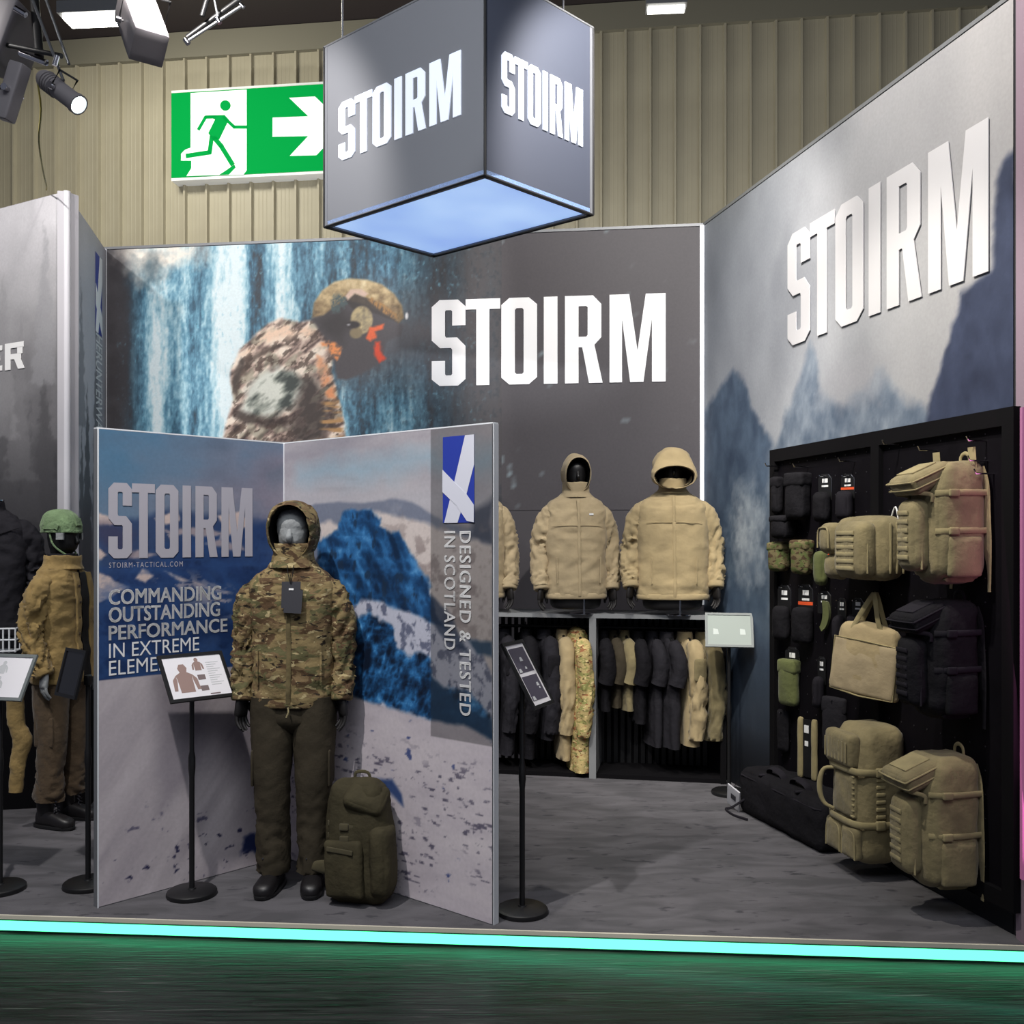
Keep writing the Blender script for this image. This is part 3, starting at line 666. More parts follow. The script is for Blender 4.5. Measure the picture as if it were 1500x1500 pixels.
p = Print(VR, .0, VR.L-.002, .004, VH-.002, .0068, 21)
k1 = p.n(2.2, 6, 1, 5); k2 = p.n(8, 9, 2, 5); k3 = p.n(30, 26, 3, 5); kv = p.n(13, 9, 4, 6)*1.25
p.C = ramp3(.5+.6*k1+.12*p.grad(640, 740, 520), [(120, 118, 128), (150, 146, 152), (172, 166, 168)])
p.set((126, 160, 178), p.poly([(440, 690), (520, 672), (560, 676), (632, 668), (720, 660), (720, 684), (600, 692), (520, 700), (440, 706)], .08, .1, 5)*.75)
p.set((112, 110, 118), np.clip(p.n(2, 16, 6)*2.4, 0, 1)*p.poly([(416, 696), (725, 680), (725, 735), (416, 735)], .08)*.6)
p.set((176, 176, 182), p.poly([(416, 715), (725, 710), (725, 760), (416, 760)], .08)*.55)
p.set((108, 114, 130), p.poly([(440, 752), (462, 738), (500, 735), (532, 737), (545, 735), (580, 731), (604, 736), (632, 752), (660, 768), (720, 780), (720, 900), (440, 900)], .008, .008))
p.set((142, 146, 158), np.clip(kv*2, 0, 1)*p.poly([(560, 738), (600, 738), (625, 755), (600, 765), (560, 752)], .02)*.6)
p.set((60, 66, 82), p.poly([(690, 748), (722, 728), (722, 800), (690, 790)], .02, .02)*.9)
p.set((190, 180, 176), p.poly([(468, 768), (485, 762), (500, 772), (540, 745), (556, 750), (600, 758), (632, 770), (722, 800), (722, 1100), (468, 1100)], .012, .02, 14))
p.set((132, 120, 118), np.clip((p.n(18, 22, 8, 4)-.02)*5, 0, 1)*p.poly([(560, 760), (722, 790), (722, 960), (632, 920)], .1)*.75)
blu = p.poly([(466, 792), (484, 780), (496, 772), (504, 752), (514, 745), (528, 747), (545, 745), (551, 754), (557, 758), (556, 772), (570, 778), (582, 776), (588, 786), (596, 800), (606, 812), (616, 832), (628, 852), (636, 876), (640, 905), (660, 930), (600, 1000), (466, 1000)], .01, .035, 14)
rg = p.rdg(9, 9, 40, .5); bc = ramp3(.12+.75*rg+.5*kv, [(14, 38, 66), (26, 66, 108), (48, 104, 156), (100, 156, 202)]); p.C = p.C*(1-blu[:, None])+bc*blu[:, None]
p.set((26, 42, 62), blu*np.clip((p.n(34, 20, 9, 3)-.15)*6, 0, 1)*.75)
rd = p.poly([(516, 890), (530, 880), (546, 880), (575, 888), (605, 900), (632, 912), (700, 940), (722, 990), (722, 1120), (516, 1120)], .01, .02, 16); p.set((176, 178, 192), rd)
p.set((60, 66, 90), rd*np.clip((k3-.05)*6, 0, 1)*.7)
b3_ = p.poly([(516, 908), (530, 902), (545, 896), (556, 910), (572, 914), (580, 940), (598, 958), (622, 955), (632, 985), (640, 1000), (672, 1010), (700, 1030), (722, 1045), (722, 1100), (632, 1055), (560, 1035), (516, 1025)], .012, .05, 16)
rg = p.rdg(14, 14, 44, -.4); bc = ramp3(.1+.7*rg+.6*k2+.4*k3, [(10, 22, 40), (22, 54, 88), (44, 104, 158), (100, 160, 206)]); p.C = p.C*(1-b3_[:, None])+bc*b3_[:, None]
p.set((20, 50, 82), p.poly([(632, 988), (680, 1040), (722, 1052), (722, 1100), (632, 1060)], .01, .02)*.9); p.set((28, 56, 84), p.poly([(688, 938), (722, 940), (722, 962), (700, 958)], .01, .02)*.9)
p.set((30, 44, 70), p.poly([(632, 870), (660, 900), (690, 962), (660, 945), (632, 912)], .01, .02)*.75)
sl = p.poly([(420, 1018), (516, 1020), (560, 1034), (632, 1055), (680, 1062), (724, 1086), (724, 1400), (416, 1400)], .01, .015)
sc = ramp3(.55+.4*k1+.25*p.n(5, 20, 13), [(150, 142, 150), (184, 176, 182), (204, 196, 198)]); p.C = p.C*(1-sl[:, None])+sc*sl[:, None]
sp = np.clip((p.n(24, 60, 17, 5)-.2)*8, 0, 1)*np.clip((p.n(3.2, 5, 18, 2)+.12)*4, 0, 1)*sl*p.grad(1060, 1120, 560); p.set((78, 74, 92), sp*.85)
p.set((40, 56, 110), sl*np.clip((p.n(16, 24, 19, 4)-.46)*9, 0, 1)*.8); p.set((40, 62, 110), p.poly([(548, 1140), (575, 1142), (590, 1165), (592, 1182), (575, 1165)], .01, .01)*.9)
s0, s1 = VR.hit(632), VR.hit(721); zt, zb = VH, VR.hit(632, 1078)[1]
bd = ((p.a > s0) & (p.z > zb)).astype(float); p.mul(.62, bd); p.C = p.C+bd[:, None]*np.array((14, 14, 14))
p.build('printed_graphic', vr, M['graphic'], .003, gain=1.09)
# saltire flag and vertical words
a = VR.hit(650, 766); b2 = VR.hit(696, 637); s0, s1, z0 = a[0], b2[0], a[1]; z1 = (b2[1]+VR.hit(650, 640)[1])/2
fl = MB(); fl.prism([(s0, z0), (s1, z0), (s1, z1), (s0, z1)], VR.fr(), .001, .005); fl.build('flag_field', plain('flag_blue', (34, 56, 158), .6), vr, smooth=False)
W_, H_ = s1-s0, z1-z0; X = lambda u, v: (s0+u*W_, z0+v*H_)
fl = MB(); fl.prism([X(.72, 1), X(1, 1), X(1, .66), X(.76, .32), X(.48, 0), X(.05, 0), X(.38, .48)], VR.fr(), .001, .0065)
fl.prism([X(0, .62), X(.36, .48), X(.78, .32), X(1, .2), X(1, 0), X(.78, .02), X(.45, .2), X(0, .36)][::1], VR.fr(), .001, .0085); fl.build('flag_cross', plain('flag_white', (212, 214, 226), .6), vr, smooth=False)
for s_, x0, x1, y0, y1 in (('DESIGNED & TESTED', 674.5, 691, 778, 1046), ('IN SCOTLAND', 652, 668, 778, 950)):
    a = VR.hit(x0, y1); b2 = VR.hit(x1, y0); text_on(VR.fr(), s_, a[0], b2[0], a[1], b2[1], vr, M['letter_white'], space=1.12, off=.0065, vertical=True, bold=.008)

# ------------------------------------------------------------------ neighbouring stand on the left
g1 = slab('wall_left', LF, 0, LF.L-.0, 0, 3.98, .1, plain('pale_stand_wall', (176, 174, 180), .6))
g2 = slab('wall_left', LS, 0, LS.L, 0, 3.98, .05, plain('pale_stand_side', (176, 174, 180), .6))
p = Print(LF, LF.L-1.3, LF.L, 0, 3.975, .012, 31)
k1 = p.n(2, 2, 1, 5); k2 = p.n(8, 8, 2, 4)
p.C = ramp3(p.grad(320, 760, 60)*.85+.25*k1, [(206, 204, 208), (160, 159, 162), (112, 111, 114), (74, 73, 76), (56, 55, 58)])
def tree(pr, px, top, base, hw, c, al=.8, seed=0):
    L = []; m = 17
    for i in range(m+1):
        y = top+(base-top)*i/m; w_ = hw*i/m*(1.15 if i % 2 else .75); L.append((px-w_, y+(3 if i % 2 else 0)))
    R_ = [(2*px-x, y) for x, y in L][::-1]; pr.set(c, pr.poly(L+R_, .015, .07, 18, seed)*al)
tree(p, 66, 320, 560, 20, (150, 150, 154), .55, 1); tree(p, 92, 455, 640, 24, (120, 119, 122), .6, 2); tree(p, 66, 552, 760, 26, (84, 83, 86), .8, 3)
tree(p, 44, 590, 760, 18, (92, 91, 94), .8, 4); tree(p, 14, 600, 760, 24, (92, 91, 94), .8, 5); tree(p, 30, 470, 700, 22, (130, 129, 132), .5, 6); tree(p, 6, 400, 640, 22, (150, 149, 152), .5, 7)
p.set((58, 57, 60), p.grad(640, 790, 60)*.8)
p.build('printed_graphic', g1, M['graphic'], .004)
for bx, parts in (((-26, 547, 5, 506), [(0, 0, .3, 1), (.3, 0, 1, .2), (.3, .4, .9, .6), (.3, .8, 1, 1)]), ((9, 543, 36.5, 500), [(0, 0, .3, 1), (.3, .8, 1, 1), (.66, .56, .94, .82), (.3, .38, .86, .58), (.7, 0, 1, .38)])):
    a = LF.hit(bx[0], bx[1]); b2 = LF.hit(bx[2], bx[3]); w_, h_ = b2[0]-a[0], b2[1]-a[1]; mb = MB()
    for x0, y0, x1, y1 in parts[:5 if bx[0] < 0 else 4]: mb.prism([(a[0]+x0*w_, a[1]+y0*h_), (a[0]+x1*w_, a[1]+y0*h_), (a[0]+x1*w_, a[1]+y1*h_), (a[0]+x0*w_, a[1]+y1*h_)], LF.fr(), .002, .008)
    if bx[0] > 0: mb.prism([(a[0]+x*w_, a[1]+y*h_) for x, y in ((.70, 0), (1.04, 0), (.84, .38), (.5, .38))], LF.fr(), .002, .008)
    mb.build('letter', M['letter_white'], g1, smooth=False)
p = Print(LS, 0, LS.L, 0, 3.975, .014, 33)
k1 = p.n(3, 2, 1, 5); p.C = ramp3(.35*p.grad(300, 800, 120)+.3*p.gradx(100, 150)+.2*k1, [(198, 197, 204), (168, 167, 174), (140, 139, 146)])
tree(p, 118, 400, 620, 7, (122, 122, 128), .8, 3); tree(p, 127, 560, 900, 11, (78, 77, 82), .9, 4); tree(p, 119, 620, 900, 9, (84, 83, 88), .9, 5); tree(p, 140, 470, 900, 10, (100, 99, 104), .8, 6)
p.build('printed_graphic', g2, M['graphic'], .004)
s0, s1 = LS.hit(138.5), LS.hit(148); z0 = LS.hit(140, 486)[1]; z1 = LS.hit(140, 370)[1]
mb = MB(); mb.prism([(s0, z0), (s1, z0), (s1, z1), (s0, z1)], LS.fr(), .001, .006); mb.build('flag_field', plain('flag_blue_side', (40, 60, 150), .6), g2, smooth=False)
W_, H_ = s1-s0, z1-z0; mb = MB(); mb.prism([X(.62, 1), X(1, 1), X(1, .7), X(.4, 0), X(0, 0)], LS.fr(), .001, .008); mb.prism([X(0, .6), X(1, .25), X(1, 0), X(0, .34)], LS.fr(), .001, .009)
mb.build('flag_cross', M['letter_white'], g2, smooth=False)
text_on(LS.fr(), 'HERUNTERWAY', LS.hit(139), LS.hit(148), LS.hit(140, 640)[1], LS.hit(140, 488)[1], g2, M['letter_white'], vertical=True, off=.008, bold=.01)
# rounded white corner profile
q = LF.pt(LF.L, 0); mb = MB(); mb.cyl((q.x, q.y+.02, 0), (q.x, q.y+.02, 3.985), .024, n=20); mb.build('trim_6', plain('white_corner_profile', (205, 204, 210), .5), kind='structure')
# ------------------------------------------------------------------ clothed mannequins
def glove_mesh():
    mb = MB()
    mb.rbox((0, 0, -.045), (.078, .03, .09), .014, .003, 6)
    for k, (x, L_) in enumerate(((-.029, .062), (-.010, .074), (.010, .07), (.029, .055))):
        mb.tube([(x, 0, -.08), (x*1.05, -.006, -.08-L_*.45), (x*1.02, -.022, -.08-L_*.8), (x, -.036, -.08-L_*.98)], [.0098, .0092, .0085, .006], 8, 3)
    mb.tube([(.034, -.004, -.03), (.052, -.018, -.06), (.054, -.03, -.086), (.05, -.036, -.1)], [.013, .012, .0105, .007], 8, 3)
    mb.tube([(0, 0, .03), (0, 0, -.02)], [.032, .033], 12, 2, .7)
    return mb
_gl = {}
def add_gloves(r, wrists, mat, name='gloved_hand'):
    for s, (x, y, z) in zip((-1, 1), wrists):
        if 'g' not in _gl: o = glove_mesh().build(name, mat, r, ang=60); _gl['g'] = o.data
        else: o = bpy.data.objects.new(name, _gl['g']); link(o, r)
        if o.data.materials[0] != mat: o.data = o.data.copy(); o.data.materials[0] = mat
        o.location = (x, y, z); o.rotation_euler = (.1, s*-.04, s*-1.1)
        o.scale = (1 if s < 0 else -1, 1, 1)
def front_pt(V, x, z, off=.003):
    V = np.asarray(V); d = (np.abs(V[:, 0]-x) < .02) & (np.abs(V[:, 2]-z) < .02) & (V[:, 1] < 0)
    return V[d, 1].min()-off if d.any() else -.1
def strip(mb, V, pts, wd, t=.004):
    """band lying on the front of a garment along (x, z) points"""
    out = []
    for x, z in pts: out.append((x, front_pt(V, x, z), z))
    out = np.array(out); C = out; n = len(C)
    T = np.gradient(C, axis=0); T /= np.linalg.norm(T, axis=1)[:, None]
    U = np.cross(T, np.array([0, -1.0, 0])); U /= np.linalg.norm(U, axis=1)[:, None]
    mb.rings(C, U*wd/2, np.tile([0, -t, 0], (n, 1)), 8, 2.6)

def fold_noise(t, th, fr, seed, tw=1.4):
    q = np.stack([np.cos(th)*1.1, np.sin(th)*1.1, t*fr+tw*np.cos(th+seed)+.8*np.sin(2*th)], 1)
    return .6-2.6*np.abs(fbm(q, seed, 3, .45))
def jacket(r, cloth, body, arms, r_arm, seed, folds=1.0, name='jacket', zipm=None, hem=True, e=2.5, arm_flat=.95, zip_z=None):
    sc = (7, 7, 12)
    mb = MB(); mb.column(body, 72, 9, e, True, wr=(.010*folds, sc, seed))
    # soft horizontal drag folds at the waist
    o = mb.build(name, cloth, r, ang=80); V = mb.V[0]
    for s, A in zip((-1, 1), arms):
        ab = MB()
        def fn(Vv, t, th, A=A, s=s):
            c = np.stack([np.interp(t, np.linspace(0, 1, len(A)), [p[k] for p in A]) for k in range(3)], 1)
            d = Vv-c; L = np.linalg.norm(d, axis=1)[:, None]+1e-9
            env = np.exp(-((t-.55)/.16)**2)*1.0+np.exp(-((t-.88)/.15)**2)*.95+.3
            return Vv+d/L*(.017*folds*env*fold_noise(t, th, 15, seed+s))[:, None]
        ab.tube(A, r_arm, 36, 12, arm_flat, up=(0, 1, 0), fn=fn, wr=(.006*folds, (11, 11, 16), seed+3+s))
        ab.build('sleeve', cloth, o, ang=80)
        cb = MB(); w1, w0 = np.array(A[-1]), np.array(A[-2]); d = (w1-w0)/np.linalg.norm(w1-w0)
        cb.tube([w1-d*.02, w1+d*.008, w1+d*.022], [r_arm[-1]*1.06, r_arm[-1]*1.1, r_arm[-1]*1.0], 24, 2); cb.build('cuff', cloth, o, ang=70)
    if hem:
        z, rx, ry = body[0][:3]; hb = MB(); th = np.linspace(0, 2*math.pi, 60)
        hb.column([(z-.012, rx*1.0, ry*1.0), (z+.0, rx*1.03, ry*1.03), (z+.018, rx*1.03, ry*1.03), (z+.028, rx*1.01, ry*1.01)], 60, 2, e, True, wr=(.003, (12, 12, 8), seed+9)); hb.build('hem', cloth, o, ang=70)
    z0, z1 = zip_z or (body[0][0]+.01, body[-2][0]-.02)
    zb = MB(); strip(zb, V, [(0.004*math.sin(z*7), z) for z in np.linspace(z0, z1, 24)], .022, .003); zb.build('zip_placket', zipm or cloth, o, ang=70)
    return o, V

def hood(par, cloth, z, w, h, depth, peak=0.0, brim=0.0, yf=-.10, seed=3, open_w=None, low=0.0):
    """hood: rim ring at the front, dome behind; z centre height"""
    ow = open_w or w*.80
    Y = [yf-.004, yf-.012-brim, yf+.012, yf+.05, yf+depth*.45, yf+depth*.75, yf+depth*.95, yf+depth]
    Wd = [ow*.94, ow, ow*1.12, w*1.0, w*1.04, w*.92, w*.6, w*.12]
    Hh = [h*.86-low, h*.9-low, h*.97-low*.7, h*1.0, h*1.02, h*.92, h*.62, h*.12]
    Zc = [z-low, z-low, z+.002-low*.6, z+peak*.5, z+peak, z+peak*.6, z-.005, z-.02]
    K = catmull(np.array([[y, a, b, c] for y, a, b, c in zip(Y, Wd, Hh, Zc)]), 5)
    n = len(K); o_ = np.zeros(n)
    mb = MB(); mb.rings(np.stack([o_, K[:, 0], K[:, 3]], 1), np.stack([K[:, 1], o_, o_], 1), np.stack([o_, -.22*K[:, 2]*np.clip(1-(K[:, 0]-yf)/.15, 0, 1), K[:, 2]], 1), 56, 2.15, False,
                        wr=(.006, (9, 9, 12), seed))
    hd = mb.build('hood', cloth, par, ang=80)
    mb = MB(); Y2 = np.array([yf-.006, yf+.03, yf+depth*.5, yf+depth*.85, yf+depth*.93])
    S = np.array([.95, .9, .9, .6, .02]); z5 = np.zeros(5)
    mb.rings(np.stack([z5, Y2, z5+z-low], 1), np.stack([ow*S*1.0, z5, z5], 1), np.stack([z5, -.2*h*S*np.array([1, .7, .3, 0, 0]), (h*.88-low)*S], 1), 40, 2.15, False)
    mb.build('hood_lining', M['black_matt'], par, ang=80)
    return hd

def head_form(r, mat, z0, z1, rx=.074, ry=.092, y=-.01, name='head', nose=True, wr=(.002, (14, 14, 40), 4)):
    h = z1-z0
    mb = MB(); mb.column([(z0, rx*.62, ry*.62, 0, y+.02), (z0+h*.2, rx*.68, ry*.7, 0, y+.012), (z0+h*.34, rx*.86, ry*.92, 0, y-.002), (z0+h*.55, rx, ry, 0, y), (z0+h*.75, rx*1.02, ry*1.02, 0, y),
                        (z0+h*.9, rx*.82, ry*.84, 0, y+.004), (z0+h*.98, rx*.4, ry*.42, 0, y+.01), (z0+h, rx*.06, ry*.06, 0, y+.01)], 40, 6, 2.1, wr=wr)
    if nose: mb.tube([(0, y-ry*.93, z0+h*.64), (0, y-ry*1.05, z0+h*.52), (0, y-ry*1.1, z0+h*.46), (0, y-ry*.95, z0+h*.42)], [.008, .013, .015, .008], 10, 3)
    return mb.build(name, mat, r, ang=80)
def collar(par, cloth, z0, z1, rx=.1, ry=.095, seed=2, gap=False, y=-.005):
    h = z1-z0
    mb = MB(); mb.column([(z0, rx*1.25, ry*1.2, 0, y), (z0+h*.35, rx*1.05, ry*1.06, 0, y), (z1-.01, rx, ry*1.05, 0, y-.006), (z1, rx*.97, ry, 0, y-.006), (z1-.012, rx*.9, ry*.92, 0, y-.004), (z0+h*.4, rx*.88, ry*.9, 0, y)], 44, 5, 2.1, False, wr=(.006, (13, 13, 16), seed))
    return mb.build('collar', cloth, par, ang=80)
def boot_mb():
    mb = MB()
    mb.rings([(0, y, z) for y, z in ((.085, .05), (.08, .05), (.03, .055), (-.03, .05), (-.09, .042), (-.14, .036), (-.17, .033), (-.18, .032))], [(w, 0, 0) for w in (.01, .036, .044, .043, .05, .05, .034, .006)],
             [(0, 0, h) for h in (.02, .048, .052, .046, .040, .034, .026, .008)], 28, 2.6)
    mb.column([(.05, .043, .05, 0, .035), (.10, .045, .052, 0, .035), (.17, .05, .056, 0, .04), (.21, .052, .058, 0, .04)], 28, 4)
    return mb
def add_boots(r, xs, yaw=.12):
    for s, x in zip((-1, 1), xs):
        o = boot_mb().build('boot', M['leather'], r, ang=60); o.location = (x, 0, 0); o.rotation_euler = (0, 0, s*yaw)
        sb = MB(); sb.rings([(0, -.035, z) for z in (0, .006, .018, .02)], [(w, 0, 0) for w in (.046, .054, .054, .05)], [(0, w, 0) for w in (.145, .152, .152, .146)], 30, 2.6)
        so = sb.build('sole', M['black'], o, ang=50)
        lb = MB()
        for k in range(5): lb.tube([(-.026, -.055-.006*k+.0, .078+.021*k if k else .078), (0, -.062+.012*k, .088+.02*k), (.026, -.055, .078+.021*k)], .0035, 6, 3)
        lb.build('lace', M['tag_dark'], o)
def trousers(r, cloth, top, cuff, hip, legx, radii, seed, sag=1.0, knee_pad=True):
    mb = MB()
    mb.column([(top-.2, hip*.45, .04), (top-.165, hip*.8, .085), (top-.12, hip*.95, .108), (top, hip*.95, .11), (top+.05, hip*.93, .105)], 56, 6, 2.4, wr=(.006, (8, 8, 10), seed))
    for s in (-1, 1):
        def fn(Vv, t, th, s=s):
            ax = np.array([s*legx, 0, 0]); d = Vv-np.array([s*legx, 0, 0]); d[:, 2] = 0; L = np.linalg.norm(d, axis=1)[:, None]+1e-9
            env = np.clip((t-.42)*1.6, 0, 1)
            return Vv+d/L*(.012*sag*(.04+env)*fold_noise(t, th, 17, seed+s, 1.2))[:, None]
        mb.tube([(s*hip*.52, 0, top-.02), (s*hip*.53, 0, top-.2), (s*legx*1.02, -.012, top-.42), (s*legx, .0, top-.62), (s*legx, .012, cuff)], radii, 40, 14, 1.08, up=(0, 1, 0), fn=fn, wr=(.004, (9, 9, 12), seed+s))
    o = mb.build('trousers', cloth, r, ang=80)
    for s in (-1, 1):
        kb = MB(); kb.rbox((s*hip*.97, -.01, top-.36), (.014, .13, .17), .006, .004, 6); kb.build('cargo_pocket', cloth, o)
    return o

# --- the hero mannequin in the corner of the V display
q = G(430, 1300); HM = root('mannequin', (q.x, q.y, 0), .02, 'full-size mannequin in hooded camouflage jacket and olive-brown trousers standing before the blue mountain partition', 'mannequin')
add_boots(HM, (-.098, .092)); trousers(HM, M['trouser'], .95, .085, .188, .098, [.108, .104, .088, .079, .082], 5)
body = [(.895, .192, .125), (.99, .196, .128), (1.12, .193, .125), (1.28, .198, .13), (1.39, .205, .13), (1.45, .208, .12), (1.5, .178, .108), (1.54, .125, .095), (1.575, .095, .085)]
arms = [[(s*.13, 0, 1.44), (s*.178, .0, 1.425), (s*.212, .003, 1.35), (s*.228, .008, 1.2), (s*.234, -.002, 1.05), (s*.236, -.03, .93)] for s in (-1, 1)]
J, V = jacket(HM, M['camo'], body, arms, [.05, .066, .068, .062, .056, .05], 7, 1.25, zipm=fabric('dark_tan_zip', (104, 92, 62)))
collar(J, M['camo'], 1.545, 1.66, .094, .092)
hood(J, M['camo'], 1.715, .123, .142, .24, .01, yf=-.10, open_w=.1)
head_form(HM, M['gaiter'], 1.58, 1.83, .072, .086, -.012, wr=(.004, (6, 6, 34), 4), nose=False)
gb = MB(); gb.tube([(0, -.085, 1.735), (0, -.104, 1.70), (0, -.108, 1.685), (0, -.09, 1.665)], [.008, .014, .016, .01], 12, 4); gb.build('nose_under_gaiter', M['gaiter'], HM, ang=80)
add_gloves(HM, [(-.236, -.034, .92), (.236, -.034, .92)], M['glove'])
tg = MB(); yy = front_pt(V, 0, 1.42)-.012
tg.box((.018, yy-.004, 1.42), (.088, .003, .125), (-.12, 0, 0)); tg.box((.03, yy-.012, 1.39), (.082, .003, .11), (-.12, .06, 0)); tt = tg.build('hang_tag', M['tag_dark'], J, smooth=False)
tg = MB(); tg.box((.02, yy-.009, 1.447), (.022, .002, .009), (-.12, 0, 0)); tg.build('tag_logo', M['letter_white'], J, smooth=False)
tg = MB(); tg.tube([(0, yy-.0, 1.56), (.004, yy-.004, 1.52), (.015, yy-.004, 1.475)], .0018, 6, 3); tg.tube([(.03, yy, 1.56), (.026, yy-.004, 1.52), (.018, yy-.004, 1.475)], .0018, 6, 3); tg.build('tag_cord', M['black'], J)
for s in (-1, 1):
    tg = MB(); strip(tg, V, [(s*.15, z) for z in np.linspace(.99, 1.16, 8)], .012, .003); tg.build('pocket_zip', M['camo'], J)
tg = MB(); tg.tube([(.0, -.135, .89), (.004, -.14, .87), (-.006, -.14, .845)], .004, 6, 3); tg.build('draw_cord', M['coyote_web'], J)

# --- bust mannequins on the long counter
CF = Plane(tuple(P(728-200, 0, 7.08+.18)[:2]), tuple(P(1062, 0, 6.78)[:2]))       # counter front face
CT = 1.155
def bust(px, depth, sc, label, cloth, hoodkw, seed, armw=.27, ln=.70, yaw=0.0, dark=True, with_hood=True, grp=None):
    q = P(px, HZ, depth); r = root('mannequin', (q.x, q.y, CT), yaw, label, 'mannequin', grp)
    # z measured from counter; jacket hem at .13
    h0 = .12; t = h0+ln
    b = [(h0, .232*sc, .135), (h0+.1, .235*sc, .14), (h0+.25, .23*sc, .14), (h0+.42, .235*sc, .145), (t-.13, .23*sc, .14), (t-.08, .225*sc, .125), (t-.035, .185, .11), (t+.0, .125, .095), (t+.03, .095, .085)]
    a = [[(s*.14*sc, 0, t-.1), (s*.19*sc, 0, t-.118), (s*armw*.86*sc, .01, t-.20), (s*armw*.98*sc, .02, t-.36), (s*armw*1.02*sc, -.01, t-.52), (s*armw*1.0*sc, -.05, t-.63)] for s in (-1, 1)]
    Jk, V_ = jacket(r, cloth, b, a, [.05, .07, .074, .066, .06, .052], seed, 1.15, zipm=cloth)
    collar(Jk, cloth, t+.0, t+.105, .092, .09, seed)
    if with_hood: hood(Jk, cloth, t+.155, seed=seed, **hoodkw)
    head_form(r, M['head_black'], t+.03, t+.27, .07, .084, -.012, nose=True, wr=None)
    add_gloves(r, [(A[-1][0], A[-1][1]-.004, A[-1][2]-.01) for A in a], M['glove'], 'hand')
    tb = MB(); tb.column([(.035, .15*sc, .1), (.06, .19*sc, .115), (h0+.05, .2*sc, .12)], 40, 3, 2.3); tb.build('torso_form', M['head_black'], r)
    sb = MB(); sb.cyl((.04, -.11, 0), (.04, -.11, h0+.0), .008, n=12); sb.lathe([(.09, 0), (.09, .004), (.02, .01)], 28, (.04, -.03, 0)); sb.build('stand_rod', M['chrome'], r)
    sm = MB(); strip(sm, V_, [(x, t-.2) for x in np.linspace(-.19, .19, 22)][::1], .004, .002); sm.build('chest_seam', cloth, Jk)
    for s in (-1, 1):
        pm = MB(); strip(pm, V_, [(s*(.15+.02*(z-h0-.05)), z) for z in np.linspace(h0+.1, h0+.28, 9)], .008, .003); pm.build('pocket_zip', cloth, Jk)
    return r, Jk, V_
r, Jm, Vm = bust(843, 7.02, .93, 'hooded mannequin bust in smooth tan jacket, middle of the three on the counter', M['tan'], dict(w=.098, h=.135, depth=.24, peak=.02, yf=-.105, open_w=.088), 11, ln=.70, yaw=.12)
lg = MB(); lg.box((.085, front_pt(Vm, .085, .70)-.002, .70), (.03, .003, .012)); lg.build('chest_logo', M['letter_white'], Jm, smooth=False)
bust(985, 6.9, 1.06, 'mannequin bust in sand jacket with wide peaked hood, rightmost on the counter', M['tan2'], dict(w=.135, h=.135, depth=.26, peak=.03, brim=.035, yf=-.12, open_w=.142, low=.045), 17, ln=.72, yaw=-.06, armw=.275)
bust(695, 7.12, .93, 'mannequin bust in tan jacket half hidden behind the snowy mountain partition', M['tan'], dict(w=.1, h=.125, depth=.24, peak=.01, yf=-.1), 23, ln=.70)

# --- mannequin with the helmet in the neighbouring stand
q = G(90, 1205); LM = root('mannequin', (q.x, q.y, 0), 1.32, 'mannequin in open golden-tan jacket with green helmet and brown trousers', 'mannequin')
add_boots(LM, (-.11, .1)); trousers(LM, M['trouser_brown'], .93, .16, .185, .105, [.106, .1, .086, .078, .084], 15, 1.5)
body = [(.86, .2, .14), (.98, .2, .142), (1.12, .195, .135), (1.28, .205, .138), (1.38, .205, .135), (1.45, .195, .122), (1.5, .155, .11), (1.535, .112, .1), (1.56, .1, .09)]
arms = [[(s*.13, 0, 1.43), (s*.18, .0, 1.415), (s*.22, .01, 1.34), (s*.24, .03, 1.18), (s*.245, .0, 1.04), (s*.24, -.06, .93)] for s in (-1, 1)]
J2, V = jacket(LM, M['gold'], body, arms, [.05, .068, .072, .067, .06, .052], 27, 1.7, zipm=M['black_matt'])
ob = MB(); strip(ob, V, [(.03+.03*(1.5-z), z) for z in np.linspace(.88, 1.5, 24)], .075, .006); ob.build('open_front', M['head_black'], J2)
for x0, wd in ((-.035, .05), (.098, .05)):
    fb = MB(); strip(fb, V, [(x0+.03*(1.5-z), z) for z in np.linspace(.87, 1.5, 26)], wd, .011); fb.build('front_flap', M['gold'], J2)
for z in np.linspace(.95, 1.42, 6):
    bb = MB(); bb.rbox((-.035+.03*(1.5-z), front_pt(V, -.035+.03*(1.5-z), z)-.012, z), (.016, .006, .016), .003, 0, 4); bb.build('snap_button', M['trouser_brown'], J2)
collar(J2, M['gold'], 1.52, 1.60, .108, .105, 8); collar(LM, M['char'], 1.54, 1.61, .086, .084, 9).name = 'neck_gaiter'
head_form(LM, M['head_black'], 1.56, 1.82, .08, .095, -.012, 'balaclava_head')
hb = MB(); hb.column([(1.735, .102, .122, 0, .0), (1.745, .106, .127, 0, 0), (1.79, .105, .125, 0, .004), (1.84, .086, .102, 0, .008), (1.868, .05, .06, 0, .01), (1.875, .01, .01, 0, .01)], 44, 6, 2.1, wr=(.006, (10, 10, 14), 3))
hel = hb.build('helmet', M['helmet'], LM, ang=80)
for s in (-1, 1):
    rb = MB(); rb.box((s*.106, .0, 1.765), (.008, .11, .016), (0, 0, 0)); rb.box((s*.108, -.045, 1.772), (.01, .03, .03), (.4, 0, 0)); rb.build('helmet_rail', M['helmet'], hel, smooth=False)
rb = MB(); rb.box((0, -.122, 1.80), (.05, .012, .045), (-.3, 0, 0)); rb.build('front_mount', M['helmet'], hel, smooth=False)
